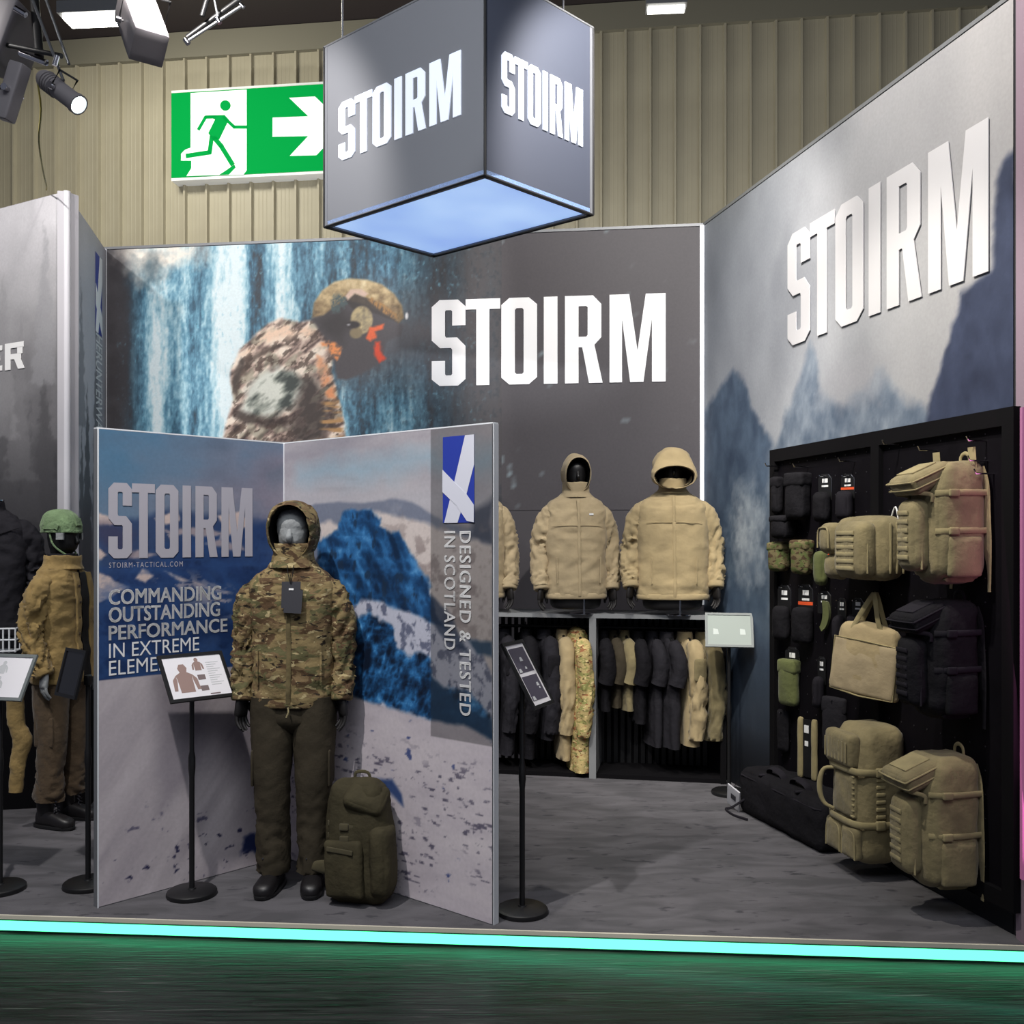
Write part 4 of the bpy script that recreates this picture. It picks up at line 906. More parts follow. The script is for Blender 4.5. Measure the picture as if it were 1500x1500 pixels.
sb = MB(); sb.tube([(-.09, .02, 1.74), (-.085, -.01, 1.66), (-.04, -.08, 1.60), (.04, -.08, 1.60), (.085, -.01, 1.66), (.09, .02, 1.74)], .006, 6, 4, 1); sb.build('chin_strap', M['helmet'], hel)
for s in (-1, 1): pb = MB(); pb.box((s*.092, -.06, 1.715), (.014, .05, .04)); pb.build('ear_plate', M['gaiter'], hel, smooth=False)
add_gloves(LM, [(-.24, -.065, .925), (.24, -.065, .925)], M['gaiter'], 'hand')

LM.scale = (.9, .95, .99)
# --- dark jacket bust on the neighbouring counter
def nb_counter():
    a = G(-150, 1194, 0); b = G(132, 1180, 0)
    return Plane((a.x, a.y), (b.x, b.y))
NC = nb_counter(); NT = .98
mb = MB(); pbox(mb, NC, 0, NC.L, 0, NT, -.26, 0); o = mb.build('display_counter', M['black_matt'], smooth=False); tag(o, 'black block counter in the neighbouring stand, behind the helmet mannequin', 'counter')
q = NC.pt(NC.hit(-8, off=-.22), NT, -.13); DM = root('mannequin', q, .25, 'headless bust in charcoal jacket at the left edge, above the black counter', 'mannequin')
body = [(.1, .2, .13), (.2, .2, .135), (.4, .205, .138), (.6, .225, .14), (.72, .225, .135), (.79, .2, .12), (.84, .15, .105), (.875, .1, .09), (.89, .085, .08)]
arms = [[(s*.14, 0, .77), (s*.19, 0, .75), (s*.235, .01, .67), (s*.265, .03, .50), (s*.285, -.02, .40), (s*.27, -.07, .3)] for s in (-1, 1)]
J3, V = jacket(DM, M['char'], body, arms, [.05, .07, .074, .067, .062, .054], 33, 1.4)
collar(J3, M['char'], .86, .935, .085, .08, 5)
cb = MB(); cb.column([(.86, .07, .065), (.94, .07, .065), (.955, .05, .05)], 32, 3); cb.build('neck_form', M['head_black'], DM)
cb = MB(); cb.lathe([(.078, .936), (.084, .942), (.084, .95), (.074, .954)], 36); cb.build('neck_ring', M['chrome'], DM)
cb = MB(); cb.lathe([(.1, 0), (.1, .006), (.03, .012), (.025, .1)], 28); cb.build('stand_base', M['chrome'], DM)
for s in (-1, 1): sb = MB(); strip(sb, V, [(s*(.05+.14*t), .72+.05*t) for t in np.linspace(0, 1, 10)], .006, .003); sb.build('shoulder_seam', M['char_dark'], J3)
# small white wire display cage at the left edge
q = NC.pt(NC.hit(6), NT, -.03); cg = root('display_cage', q, NC.rz, 'small white wire cage on the black counter at the left edge', 'cage')
for k in range(3):
    mb = MB(); z = .006+.07*k
    for a, b in (((-.07, -.05), (.07, -.05)), ((.07, -.05), (.07, .05)), ((.07, .05), (-.07, .05)), ((-.07, .05), (-.07, -.05))): mb.cyl((a[0], a[1], z), (b[0], b[1], z), .006, n=8)
    mb.build('wire_hoop', M['white_edge'], cg)
for x, y in ((-.07, -.05), (.07, -.05), (.07, .05), (-.07, .05), (0, -.05), (.035, -.05), (-.035, -.05)):
    mb = MB(); mb.cyl((x, y, 0), (x, y, .152), .0055, n=8); mb.build('wire_post', M['white_edge'], cg)
# tan sleeve-like garment hanging below the sign at the left edge
r = root('hanging_garment', G(8, 1225)+Vector((0, .12, .0)), .2, 'narrow golden-tan trouser leg hanging beside the black counter at the left edge', 'garment')
mb = MB(); mb.tube([(-.0, 0, .86), (.0, 0, .62), (.035, 0, .52), (.01, 0, .4), (.0, 0, .22)], [.05, .045, .05, .042, .035], 24, 10, .7, wr=(.008, (9, 9, 14), 4)); mb.build('cloth_leg', M['gold'], r, ang=80)
mb = MB(); mb.cyl((0, 0, .84), (0, .1, .9), .006); mb.build('hook', M['chrome'], r)

# ------------------------------------------------------------------ the long counter with two hanging bays
CD = .44
cL = CF.L
mb = MB(); pbox(mb, CF, 0, cL+.02, CT-.028, CT, -CD, .0)
ctr = root('display_counter', CF.pt(0, 0, 0), 0, 'long grey-topped counter with two open hanging bays along the rear wall', 'counter')
under(mb.build('counter_top', M['grey_shelf'], smooth=False), ctr)
sd = CF.hit(868)
for a0, a1, off0, mt in ((sd-.024, sd+.024, 0, M['grey_shelf']), (cL-.03, cL+.01, 0, M['black_matt']), (0, .04, 0, M['black_matt'])):
    mb = MB(); pbox(mb, CF, a0, a1, 0, CT-.028, -CD, off0-.001); under(mb.build('upright_panel', mt, smooth=False), ctr)
mb = MB(); pbox(mb, CF, 0, cL, 0, CT-.028, -CD-.005, -CD+.01)
bk = under(mb.build('back_panel', M['black_matt'], smooth=False), ctr)
mb = MB()
for k in range(int(cL/.05)): pbox(mb, CF, .02+k*.05, .05+k*.05, 0.0, CT-.03, -CD+.01, -CD+.028)
rbp = under(mb.build('ribbed_lining', M['black'], smooth=False), ctr); rbp['kind'] = 'stuff'
mb = MB(); pbox(mb, CF, .04, cL-.03, 0, .03, -CD+.03, -.02); under(mb.build('base_board', M['black_matt'], smooth=False), ctr)
for a0, a1 in ((.04, sd-.024), (sd+.024, cL-.03)):
    mb = MB(); p0, p1 = CF.pt(a0, 1.045, -.22), CF.pt(a1, 1.045, -.22); mb.cyl(p0, p1, .012, n=14); under(mb.build('hanging_rail', M['black'], smooth=True), ctr)

# ------------------------------------------------------------------ clothes on hangers
def hanger_mb():
    mb = MB()
    mb.tube([(0, -.016, .002), (0, -.012, .014), (0, 0, .019), (0, .014, .012), (0, .014, -.006), (0, .0, -.03), (0, 0, -.06)], .0026, 8, 4)
    mb.tube([(0, -.19, -.125), (0, -.1, -.085), (0, 0, -.06), (0, .1, -.085), (0, .19, -.125)], [.009, .011, .012, .011, .009], 10, 4, 1.0, up=(1, 0, 0))
    return mb
_hg = {}
def hung(s_px, label, kind, cloth, ln, yaw, seed, sleeve='long', thick=.055, half=.2, drop=.0, patch=None, grp=None, off=-.22, folds=1.0, s_abs=None, cat='jacket', hooded=False):
    s = s_abs if s_abs is not None else CF.hit(s_px, off=off)
    p0 = CF.pt(s, 1.057, off); r = root(kind, (p0.x, p0.y, p0.z), CF.rz+yaw, label, cat, grp)
    if 'h' not in _hg: o = hanger_mb().build('hanger', M['black'], r); _hg['h'] = o
    else: o = share(_hg['h'], parent=r)
    top = -.07
    K = [(top-ln, thick*1.05, half*.98), (top-ln*.7, thick*1.1, half), (top-ln*.4, thick*1.05, half), (top-.16, thick, half*.98), (top-.08, thick*.85, half*.9), (top-.03, thick*.75, half*.6), (top-.0, thick*.7, half*.33), (top+.02, thick*.55, half*.25)]
    mb = MB(); mb.column(K, 56, 7, 2.3, True, wr=(.011*folds, (16, 12, 5), seed)); bo = mb.build('body', cloth, r, ang=80)
    L_ = {'long': .60, 'short': .23, 'none': 0}[sleeve]
    if L_:
        for sg in (-1, 1):
            y = sg*(half*.93)
            def fn(Vv, t, th, y=y):
                d = Vv-np.array([0, y, 0]); d[:, 2] = 0; L = np.linalg.norm(d, axis=1)[:, None]+1e-9
                env = np.exp(-((t-.72)/.25)**2)+.2
                return Vv+d/L*(.018*folds*env*fold_noise(t, th, 13, seed)*(L_ > .3))[:, None]
            pts = [(0, y*.72, top-.035), (.0, y*1.0, top-.085), (.01, y*1.1, top-.085-L_*.3), (.012, y*1.12, top-.085-L_*.65), (-.004, y*1.06, top-.085-L_)]
            sb = MB(); sb.tube(pts, [.045, .062, .064, .058, .05] if L_ > .3 else [.04, .055, .058, .06, .062], 30, 9, .9, up=(1, 0, 0), fn=fn, wr=(.007*folds, (14, 14, 9), seed+sg)); so = sb.build('sleeve', cloth, r, ang=80)
            if patch is not None and sg < 0:
                pb = MB(); pb.rbox((.004, y*1.1-.054, top-.2), (.085, .014, .15), .03, .004, 8); pb.build('sleeve_patch', patch, so, label='darker oval patch on the upper sleeve' if patch is M['char_dark'] else None)
    cb = MB()
    if hooded:
        cb.rbox((0, .03, top-.02), (thick*1.7, .2, .13), .04, .02, 8, wr=(.008, (14, 14, 14), seed)); cb.build('hood', cloth, r, ang=80)
    cb = MB(); cb.column([(top-.03, thick*.95, half*.42), (top+.015, thick*.9, half*.36), (top+.04, thick*.8, half*.34), (top+.03, thick*.66, half*.28), (top-.01, thick*.6, half*.25)], 36, 4, 2.2, False, wr=(.004, (14, 14, 14), seed)); cb.build('collar', cloth, r, ang=80)
    return r
gl, gr = 'clothes on the left rail of the counter', 'clothes on the right rail of the counter'
hung(706, 'charcoal jacket hanging at far left of the left bay, beside the partition edge', 'hanging_jacket', M['char'], .78, .45, 41, grp=gl)
hung(738, 'charcoal jacket with long sleeve hanging directly behind the slanted sign', 'hanging_jacket', M['char'], .86, .40, 42, grp=gl, patch=M['char_dark'])
hung(770, 'dark jacket hanging between two charcoal jackets behind the slanted sign', 'hanging_jacket', M['black_cloth'], .88, .35, 43, grp=gl, thick=.045)
hung(797, 'charcoal jacket with dark oval upper-sleeve patch, right of the slanted sign', 'hanging_jacket', M['char'], .74, .42, 44, grp=gl, patch=M['char_dark'])
hung(823, 'plain khaki jacket hanging next to the camouflage jacket', 'hanging_jacket', M['tan2'], .88, .3, 45, grp=gl, thick=.045)
hung(846, 'pale camouflage jacket hanging beside the grey upright of the counter', 'hanging_jacket', M['camo_bright'], .95, .34, 46, grp=gl, thick=.062, off=-.16, hooded=True)
hung(884, 'dark shirt hanging at the left end of the right bay', 'hanging_shirt', M['black_cloth'], .52, .2, 51, 'short', .04, grp=gr, cat='shirt')
hung(897, 'khaki shirt hanging on the right rail beside the grey upright', 'hanging_shirt', M['trouser'], .5, .3, 52, 'short', .042, grp=gr, cat='shirt', off=-.26)
hung(914, 'lighter khaki short-sleeved shirt, second khaki shirt from the grey upright', 'hanging_shirt', M['coyote'], .52, .3, 53, 'short', .042, grp=gr, cat='shirt', off=-.26)
hung(934, 'black shirt hanging right of the two khaki shirts', 'hanging_shirt', M['black_cloth'], .6, .2, 54, 'short', .045, grp=gr, cat='shirt')
hung(955, 'long dark grey shirt hanging behind the front grey T-shirt', 'hanging_shirt', M['char'], .76, .3, 55, 'short', .045, grp=gr, cat='shirt')
hung(976, 'charcoal short-sleeved T-shirt hanging foremost in the right bay', 'hanging_shirt', M['char'], .76, .42, 56, 'short', .05, grp=gr, cat='shirt', off=-.16)
hung(1003, 'sand jacket with darker patch on its sleeve hanging in the right bay', 'hanging_jacket', M['tan2'], .74, .42, 57, grp=gr, patch=M['coyote'], off=-.18)
hung(1030, 'shaded khaki-brown jacket at the right end of the right bay', 'hanging_jacket', M['coyote'], .7, .42, 58, grp=gr, off=-.2)
q = CF.pt(CF.hit(919, off=-.45), .42, -.45); r = root('packet', q, .1, 'small pale blue packet at the back of the right bay', 'packet')
mb = MB(); mb.rbox((0, 0, .045), (.05, .02, .075), .006, .003, 6); mb.build('wrapper', plain('pale_blue_wrapper', (120, 170, 190), .5), r)
mb = MB(); mb.cyl((0, 0, .08), (0, .05, .1), .002, n=6); mb.build('loop', M['black'], r)

# ------------------------------------------------------------------ sign stands
def sign_stand(px, base_py, label, ctr_px, ctr_py, W_, H_, yaw, tilt, content, frame_m, inner=True, z_mid=.62):
    q = G(px, base_py); r = root('sign_stand', (q.x, q.y, 0), 0, label, 'sign stand')
    mb = MB(); mb.lathe([(.0, 0), (.113, 0), (.117, .008), (.115, .02), (.106, .027), (.02, .031), (.018, .036)], 48); mb.build('base_plate', M['black'], r)
    zc = CH-(ctr_py-HZ)/F*q.y
    mb = MB(); mb.lathe([(.0125, .03), (.0125, z_mid-.06), (.0165, z_mid-.02), (.0165, z_mid+.03), (.011, z_mid+.06), (.011, zc-.03)], 20); mb.build('pole', M['black'], r)
    mb = MB(); mb.rbox((0, .0, zc-.03), (.03, .04, .05), .008, 0, 5); mb.build('tilt_joint', M['black'], r)
    cx = (ctr_px-CX)/F*q.y-q.x
    wv = Vector((math.cos(yaw), math.sin(yaw), 0)); nf = Vector((math.sin(yaw), -math.cos(yaw), 0))
    up = Vector((0, 0, math.cos(tilt)))-nf*math.sin(tilt); nn = nf*math.cos(tilt)+Vector((0, 0, math.sin(tilt)))
    C = Vector((cx, 0, zc))+nn*.02
    fr = lambda a, z, off=0.0: C+wv*a+up*z+nn*off
    def bx_(a0, a1, z0, z1, o0, o1):
        m_ = MB(); P8 = [fr(a, z, o) for a in (a0, a1) for z in (z0, z1) for o in (o1, o0)]
        m_.add([tuple(v) for v in P8], [(0, 2, 6, 4), (1, 5, 7, 3), (0, 1, 3, 2), (4, 6, 7, 5), (2, 3, 7, 6), (0, 4, 5, 1)]); return m_
    w2, h2, b = W_/2, H_/2, .016
    mb = MB()
    for t in ((-w2, w2, h2-b, h2), (-w2, w2, -h2, -h2+b), (-w2, -w2+b, -h2+b, h2-b), (w2-b, w2, -h2+b, h2-b)):
        k = bx_(*t, -.006, .006); mb.add(k.V[0], k.F)
    fo = mb.build('sign_frame', frame_m, r, smooth=False)
    bx_(-w2+b*.5, w2-b*.5, -h2+b*.5, h2-b*.5, -.005, -.001).build('back_board', M['black'], r, smooth=False)
    pp = bx_(-w2+b, w2-b, -h2+b, h2-b, -.001, .001).build('paper_sheet', M['paper'] if content not in ('dark', 'blank') else plain('pale_green_sheet', (158, 167, 162), .85) if content == 'blank' else plain('glossy_black_sheet', (22, 22, 26), .2), r, smooth=False)
    if content: content_fn(content, fr, w2-b, h2-b, pp)
    return r
def jacket_icon(mb, fr, x, z, s, off):
    for pts in ([(-.3, -.5), (.3, -.5), (.32, .1), (.36, .3), (.16, .42), (-.16, .42), (-.36, .3), (-.32, .1)], [(-.36, .3), (-.34, .05), (-.42, -.4), (-.56, -.4), (-.52, .1)], [(.36, .3), (.52, .1), (.56, -.4), (.42, -.4), (.34, .05)], [(-.14, .42), (.14, .42), (.2, .62), (.1, .8), (-.1, .8), (-.2, .62)]):
        mb.prism([(x+a*s, z+b*s) for a, b in pts], fr, .0006, off)
def content_fn(kind, fr, w2, h2, par):
    if kind == 'jackets':
        
        for x, z, s in ((-.42, -.2, .115), (.12, .52, .052)): mb = MB(); jacket_icon(mb, fr, w2*x, h2*z, s, .0012); mb.build('jacket_print', M['ink_brown'], par, smooth=False)
        for z in (-.08, -.62):
            mb = MB(); mb.prism([(w2*.02, h2*z-.011), (w2*.28, h2*z-.011), (w2*.28, h2*z+.016), (w2*.02, h2*z+.016)], fr, .0006, .0012); mb.build('photo_print', M['ink'], par, smooth=False)
        mb = MB(); mb.prism([(w2*.28, -h2*.93), (w2*.62, -h2*.93), (w2*.62, -h2*.87), (w2*.28, -h2*.87)], fr, .0006, .0012)
        mb.build('caption_print', M['ink'], par, smooth=False)
        mb = MB()
        for k in range(11): mb.prism([(w2*.42, h2*(.62-.11*k)), (w2*(.86-.1*(k % 3)), h2*(.62-.11*k)), (w2*(.86-.1*(k % 3)), h2*(.655-.11*k)), (w2*.42, h2*(.655-.11*k))], fr, .0005, .0012)
        tag(mb.build('text_lines', M['ink_pale'], par, smooth=False), kind='stuff')
    elif kind == 'dark_photos':
        pm_ = plain('dark_violet_photo_ink', (78, 74, 88), .5)
        for z0, z1 in ((.06, .88), (-.86, -.06)): mb = MB(); mb.prism([(-w2*.84, h2*z0), (w2*.84, h2*z0), (w2*.84, h2*z1), (-w2*.84, h2*z1)], fr, .0006, .0012); mb.build('photo_print', pm_, par, smooth=False)
        mb = MB()
        for x, z, s in ((0, .5, .16), (.1, .2, .1), (.45, -.38, .14), (-.6, .14, .16), (-.6, -.78, .16), (.5, -.5, .08)): mb.prism([(w2*(x-s), h2*(z-s*.4)), (w2*(x+s), h2*(z-s*.4)), (w2*(x+s*.6), h2*(z+s*.4)), (w2*(x-s*.6), h2*(z+s*.4))], fr, .0005, .0022)
        tag(mb.build('pale_print', M['ink_pale'], par, smooth=False), kind='stuff')
    elif kind == 'two_jackets':
        for z in (.42, -.35): mb = MB(); jacket_icon(mb, fr, w2*.0, h2*z, .05, .0012); mb.build('jacket_print', M['ink_pale'], par, smooth=False)
    elif kind == 'blank':
        pm_ = plain('pale_sheet_print', (196, 204, 200), .8)
        for x in (-.62, .62): mb = MB(); mb.prism([(w2*(x-.12), -h2*.3), (w2*(x+.14), -h2*.3), (w2*(x+.1), h2*.05), (w2*(x-.12), h2*.1)], fr, .0006, .0012); mb.build('pale_print', pm_, par, smooth=False)
frame_g = plain('silver_snap_frame', (112, 118, 118), .55, .1)
D = math.radians
sign_stand(281, 1311, 'black sign stand with a landscape sheet of jacket pictures, left of the camouflage mannequin', 286, 994, .325, .25, D(44), D(36), 'jackets', M['black'])
sign_stand(765, 1337, 'black sign stand holding a steeply angled sheet with two dark photos, right of the partition', 768, 990, .215, .325, D(64), D(30), 'dark_photos', M['black'])
sign_stand(1068, 1163, 'sign stand with silver frame and blank pale sheet at the right end of the counter', 1068, 925, .31, .25, D(-10), D(32), 'blank', frame_g, z_mid=.55)
sign_stand(0, 1304, 'sign stand with silver frame and white sheet at the left edge of the photo', 4, 994, .32, .235, D(-12), D(30), 'two_jackets', frame_g)
sign_stand(129, 1298, 'black sign stand turned away, beside the left edge of the partition', 110, 987, .22, .235, D(-42), D(14), 'dark', M['black'])
# ------------------------------------------------------------------ peg board on the right wall
t0, t1 = RW.hit(1129, off=.06), RW.hit(1487, off=.06)
PZ0, PZ1 = .12, 2.235
pg = root('peg_board', RW.pt(t0, 0, .03), 0, 'large dark framed peg board on the misty mountain wall carrying bags and pouches', 'peg board')
mb = MB(); pbox(mb, RW, t0, t1, PZ0, PZ1, .012, .04); under(mb.build('back_board', M['board'], smooth=False), pg)
tm = RW.hit(1283, off=.06)
for a0, a1, z0, z1 in ((t0, t1, PZ1-.075, PZ1), (t0, t1, PZ0, PZ0+.07), (t0, t0+.06, PZ0+.07, PZ1-.075), (t1-.07, t1, PZ0+.07, PZ1-.075), (tm-.035, tm+.035, PZ0+.07, PZ1-.075)):
    mb = MB(); pbox(mb, RW, a0, a1, z0, z1, .04, .068); under(mb.build('frame_bar', M['black_matt'], smooth=False), pg)
mb = MB(); rnd = random.Random(4)
for i in range(int((t1-t0-.2)/.1)):
    for j in range(19):
        a, z = t0+.11+i*.1, PZ0+.13+j*.105; pbox(mb, RW, a-.003, a+.003, z-.003, z+.003, .0405, .043)
hl = under(mb.build('peg_holes', plain('peg_hole_rims', (52, 50, 56), .5, .2), smooth=False), pg); hl['kind'] = 'stuff'
for px, py in ((1316, 651), (1369, 660), (1442, 646), (1444, 675), (1250, 676), (1453, 694), (1182, 684), (1140, 683)):
    a, z = RW.hit(px, py, .05); mb = MB(); A_, B_, C_ = RW.pt(a, z, .04), RW.pt(a, z, .13), RW.pt(a, z+.02, .14); mb.tube([tuple(A_), tuple(B_), tuple(C_)], .004, 8); under(mb.build('peg_hook', M['chrome']), pg)
a, z = RW.hit(1470, 700, .02)

def wall_root(name, s, z, e, yaw, label, cat, grp=None):
    p = RW.pt(s, z, e); return root(name, (p.x, p.y, p.z), RW.rz+yaw, label, cat, grp)

def straps(r, mat, items, name='strap', th=.004):
    for pts, wd in items:
        mb = MB(); C = catmull(np.array(pts, float), 5); n = len(C)
        T = np.gradient(C, axis=0); T /= np.linalg.norm(T, axis=1)[:, None]
        side = np.tile([1.0, 0, 0], (n, 1)) if abs(T[:, 0]).mean() < .5 else np.tile([0, 0, 1.0], (n, 1))
        Nn = np.cross(T, side); Nn /= np.maximum(np.linalg.norm(Nn, axis=1), 1e-6)[:, None]
        mb.rings(C, side*wd/2, Nn*th, 8, 4); mb.build(name, mat, r, ang=50)
def molle(r, mat, cx, y, z0, z1, w, rows, vertical=False):
    for k in range(rows):
        z = z0+(z1-z0)*(k+.5)/rows; mb = MB()
        n = 13; xs = np.linspace(-w/2, w/2, n); C = np.stack([cx+xs, y-.0035-.0025*np.abs(np.sin(np.arange(n)*math.pi/2)), np.full(n, z)], 1)
        mb.rings(C, np.tile([0, 0, .011], (n, 1)), np.tile([0, -.0025, 0], (n, 1)), 6, 4); mb.build('webbing', mat, r, ang=60)
def edge_zip(r, mat, w, h, y, cx, cz, rad=.03, name='zip'):
    pts = []
    for k in range(33):
        a = math.pi*(1-k/32); x = math.copysign(abs(math.cos(a))**.45, math.cos(a))*w/2; zz = abs(math.sin(a))**.45*h
        pts.append((cx+x, y, cz+zz))
    mb = MB(); mb.tube(pts, .0045, 6, up=(0, 1, 0)); mb.build(name, mat, r)

def rucksack(r, m, mw, w, h, d, seed, shoulder=True, pouch=(.62, .60, .09), lid=True, loops=True, buck=None, tall_straps=False):
    """hanging rucksack: back at y=0, front at -y"""
    def shape(V, B):
        V = V.copy(); t = np.clip((V[:, 2]/h+.5), 0, 1); V[:, 0] *= 1-.12*np.clip(t-.75, 0, 1)*4*.6; V[:, 1] = V[:, 1]*(1-.28*np.clip(t-.72, 0, 1)*3.3*.7)+.0
        V[:, 1] += .05*np.clip(t-.7, 0, 1)*1.5; V[:, 2] += -.012*np.cos(B[:, 0]*3)*(B[:, 2] < -.5); return V
    mb = MB(); mb.rbox((0, -d/2, h/2), (w, d, h), .05, (.012, .012, .008), 18, fn=shape, wr=(.007, (10, 10, 14), seed)); mb.build('main_compartment', m, r, ang=80)
    pw, ph, pd = w*pouch[0], h*pouch[1], pouch[2]
    pr = MB(); pr.rbox((-.01, -d-pd/2+.012, h*.08+ph/2), (pw, pd, ph), .04, (.004, .012, .004), 12, wr=(.004, (12, 12, 14), seed+1)); po = pr.build('front_pouch', m, r, ang=80)
    molle(po, mw, -.01, -d-pd+.006, h*.08+ph*.12, h*.08+ph*.88, pw*.56, 6)
    edge_zip(po, mw, pw*1.0, ph*.92, -d-pd*.45, -.01, h*.09)
    if lid:
        c = Vector((-.015, -d*.98, h*.865)); E_ = (.42, 0, 0); R_ = Euler(E_).to_matrix(); hw, hd = w*.43, d*.44
        lm = MB(); lm.rbox(tuple(c), (hw*2, hd*2, .085), .026, (.003, .006, .010), 12, rot=E_, wr=(.003, (12, 12, 12), seed+2)); lo = lm.build('lid_pouch', m, r, ang=80)
        for dz in (.022, -.012):
            zz = MB(); zz.tube([tuple(c+R_@Vector(v)) for v in ((-hw-.002, hd*.8, dz), (-hw-.004, -hd*.8, dz), (-hw*.84, -hd-.004, dz), (hw*.84, -hd-.004, dz), (hw+.004, -hd*.8, dz), (hw+.002, hd*.8, dz))], .0042, 6, 3, up=(0, 0, 1)); zz.build('zip', mw, lo)
        tp = MB(); tp.rbox(tuple(c+R_@Vector((0, -.005, .050))), (w*.56, d*.52, .010), .004, 0, 5, rot=E_); tp.build('loop_panel', mw, lo)
        for sx in (-1, 1): ls = MB(); ls.tube([tuple(c+R_@Vector((sx*hw*.8, -hd*.9, -.03))), (sx*w*.38, -d-.012, h*.72), (sx*w*.38, -d-.008, h*.66)], .009, 8, 4, .4, up=(1, 0, 0)); ls.build('lid_strap', mw, r)
    for s in (-1, 1):
        for zf in (.42, .74):
            mb = MB(); C = np.array([(s*(w/2-.0), .0, h*zf), (s*(w/2+.012), -d*.25, h*zf), (s*(w/2+.018), -d*.5, h*zf), (s*(w/2+.012), -d*.8, h*zf-.003), (s*(w/2-.02), -d*1.0, h*zf-.005)]); n = len(C)
            mb.rings(C, np.tile([0, 0, .013], (n, 1)), np.tile([s*.003, 0, 0], (n, 1)), 8, 4); so = mb.build('compression_strap', mw, r, ang=60)
            bb = MB(); bb.rbox((s*(w/2+.017), -d*.72, h*zf-.003), (.016, .045, .032), .005, 0, 5); bb.build('buckle', mw, so)
        sp = MB(); sp.rbox((s*(w/2+.006), -d*.48, h*.2), (.03, d*.66, h*.34), .014, (.01, 0, 0), 8, wr=(.005, (10, 10, 10), seed+5)); sp.build('side_pocket', m, r, ang=80)
    tb = MB(); tb.tube([(-.035, -.03, h-.01), (-.03, -.03, h+.03), (0, -.03, h+.045), (.03, -.03, h+.03), (.035, -.03, h-.01)], .009, 10, 4, .5); tb.build('grab_handle', mw, r)
    bs = MB(); bs.rings([(x, -d*.5, .002) for x in (-w*.4, 0, w*.4)], [(0, d*.3, 0)]*3, [(0, 0, .012)]*3, 10, 3); bs.build('base_panel', m, r)
    if shoulder:
        for s in (-1, 1):
            sb = MB(); sb.tube([(s*.08, -.01, h*.95), (s*.10, -.003, h*.80), (s*.11, -.003, h*.55), (s*.12, -.003, h*.3), (s*.135, -.004, h*.08), (s*.14, -.008, -.05)], [.03, .034, .033, .03, .014, .012], 12, 4, .2, up=(0, 1, 0)); sb.build('shoulder_strap', m, r)
    return r
# the five big bags; near side of each touches the board at the measured column
def bag_at(px_near, z, w, yaw, name, label, e=.045):
    s = RW.hit(px_near, off=e)-w/2; return wall_root(name, s, z, e, yaw, label, 'backpack')
def zat(px, py, e=.1): return RW.hit(px, py, e)[1]
r = bag_at(1456, zat(1430, 850), .29, -.08, 'backpack', 'coyote tan backpack with slanted lid pouch at the top right of the peg board'); rucksack(r, M['coyote'], M['coyote_web'], .24, .515, .235, 61)
for s, x, ty in ((-1, -.17, .12), (1, .10, .07)):
    mb = MB(); C = [(x, -.06, .36), (x-.01, -.05, .48), (x-.022, -.05, .58)]; mb.rings(C, [(.022, .004, 0)]*3, [(0, .003, 0)]*3, 8, 4); mb.build('upright_strap', M['coyote_web'], r)
r = bag_at(1447, zat(1430, 1052), .29, -.05, 'backpack', 'black backpack hanging below the top coyote backpack'); rucksack(r, M['black_cloth'], M['black_web'], .24, .50, .22, 62)
r = bag_at(1448, zat(1430, 1304), .3, -.1, 'backpack', 'coyote tan backpack with lid pouch hanging lowest and nearest the floor at right'); rucksack(r, M['coyote'], M['coyote_web'], .26, .56, .24, 63)
# tall kit bag with grab handle
s = RW.hit(1330, off=.045)-.16; r = wall_root('kit_bag', s, zat(1300, 1262, .12), .045, -.04, 'tall coyote kit bag with loop handle hanging left of the lowest backpack', 'bag')
w_, h_, d_ = .31, .66, .235
def kb_shape(V, B):
    V = V.copy(); t = V[:, 2]/.66; V[:, 1] *= 1-.22*np.clip(t, 0, 1)**2*2; V[:, 1] += .05*np.clip(t, 0, 1)**2*2; return V
mb = MB(); mb.rbox((0, -d_/2, h_/2), (w_, d_, h_), .055, (.01, .014, .01), 18, fn=kb_shape, wr=(.007, (10, 10, 12), 71)); mb.build('main_compartment', M['coyote'], r, ang=80)
mb = MB(); mb.rbox((-.01, -d_-.012, h_*.83), (w_*.78, .07, h_*.25), .025, (.0, .008, 0), 10, wr=(.004, (12, 12, 12), 72)); o = mb.build('top_pouch', M['coyote'], r, ang=80)
for k in range(7):
    mb = MB(); mb.rbox((-.01-w_*.32+k*w_*.107, -d_-.053, h_*.82), (.012, .005, h_*.15), .002, 0, 4); mb.build('webbing', M['coyote_web'], o)
mb = MB(); mb.rbox((.02, -d_-.006, h_*.5), (w_*.62, .035, h_*.34), .015, (.0, .006, 0), 10, wr=(.004, (12, 12, 12), 73)); o = mb.build('middle_panel', M['coyote'], r, ang=80)
for k in range(8):
    mb = MB(); mb.rbox((.02+w_*.26, -d_-.02, h_*.35+k*h_*.042), (.03, .012, .012), .004, 0, 4); mb.build('webbing', M['coyote_web'], o)
for x0, x1, z0, z1 in ((-.48, .0, .03, .27), (.02, .46, .03, .27)):
    mb = MB(); mb.rbox(((x0+x1)/2*w_, -d_-.008, h_*(z0+z1)/2), ((x1-x0)*w_, .045, h_*(z1-z0)), .02, (.0, .006, 0), 9, wr=(.004, (12, 12, 12), 74)); o = mb.build('bottom_pouch', M['coyote'], r, ang=80); edge_zip(o, M['coyote_web'], (x1-x0)*w_*.9, h_*.2, -d_-.03, (x0+x1)/2*w_, h_*.04)
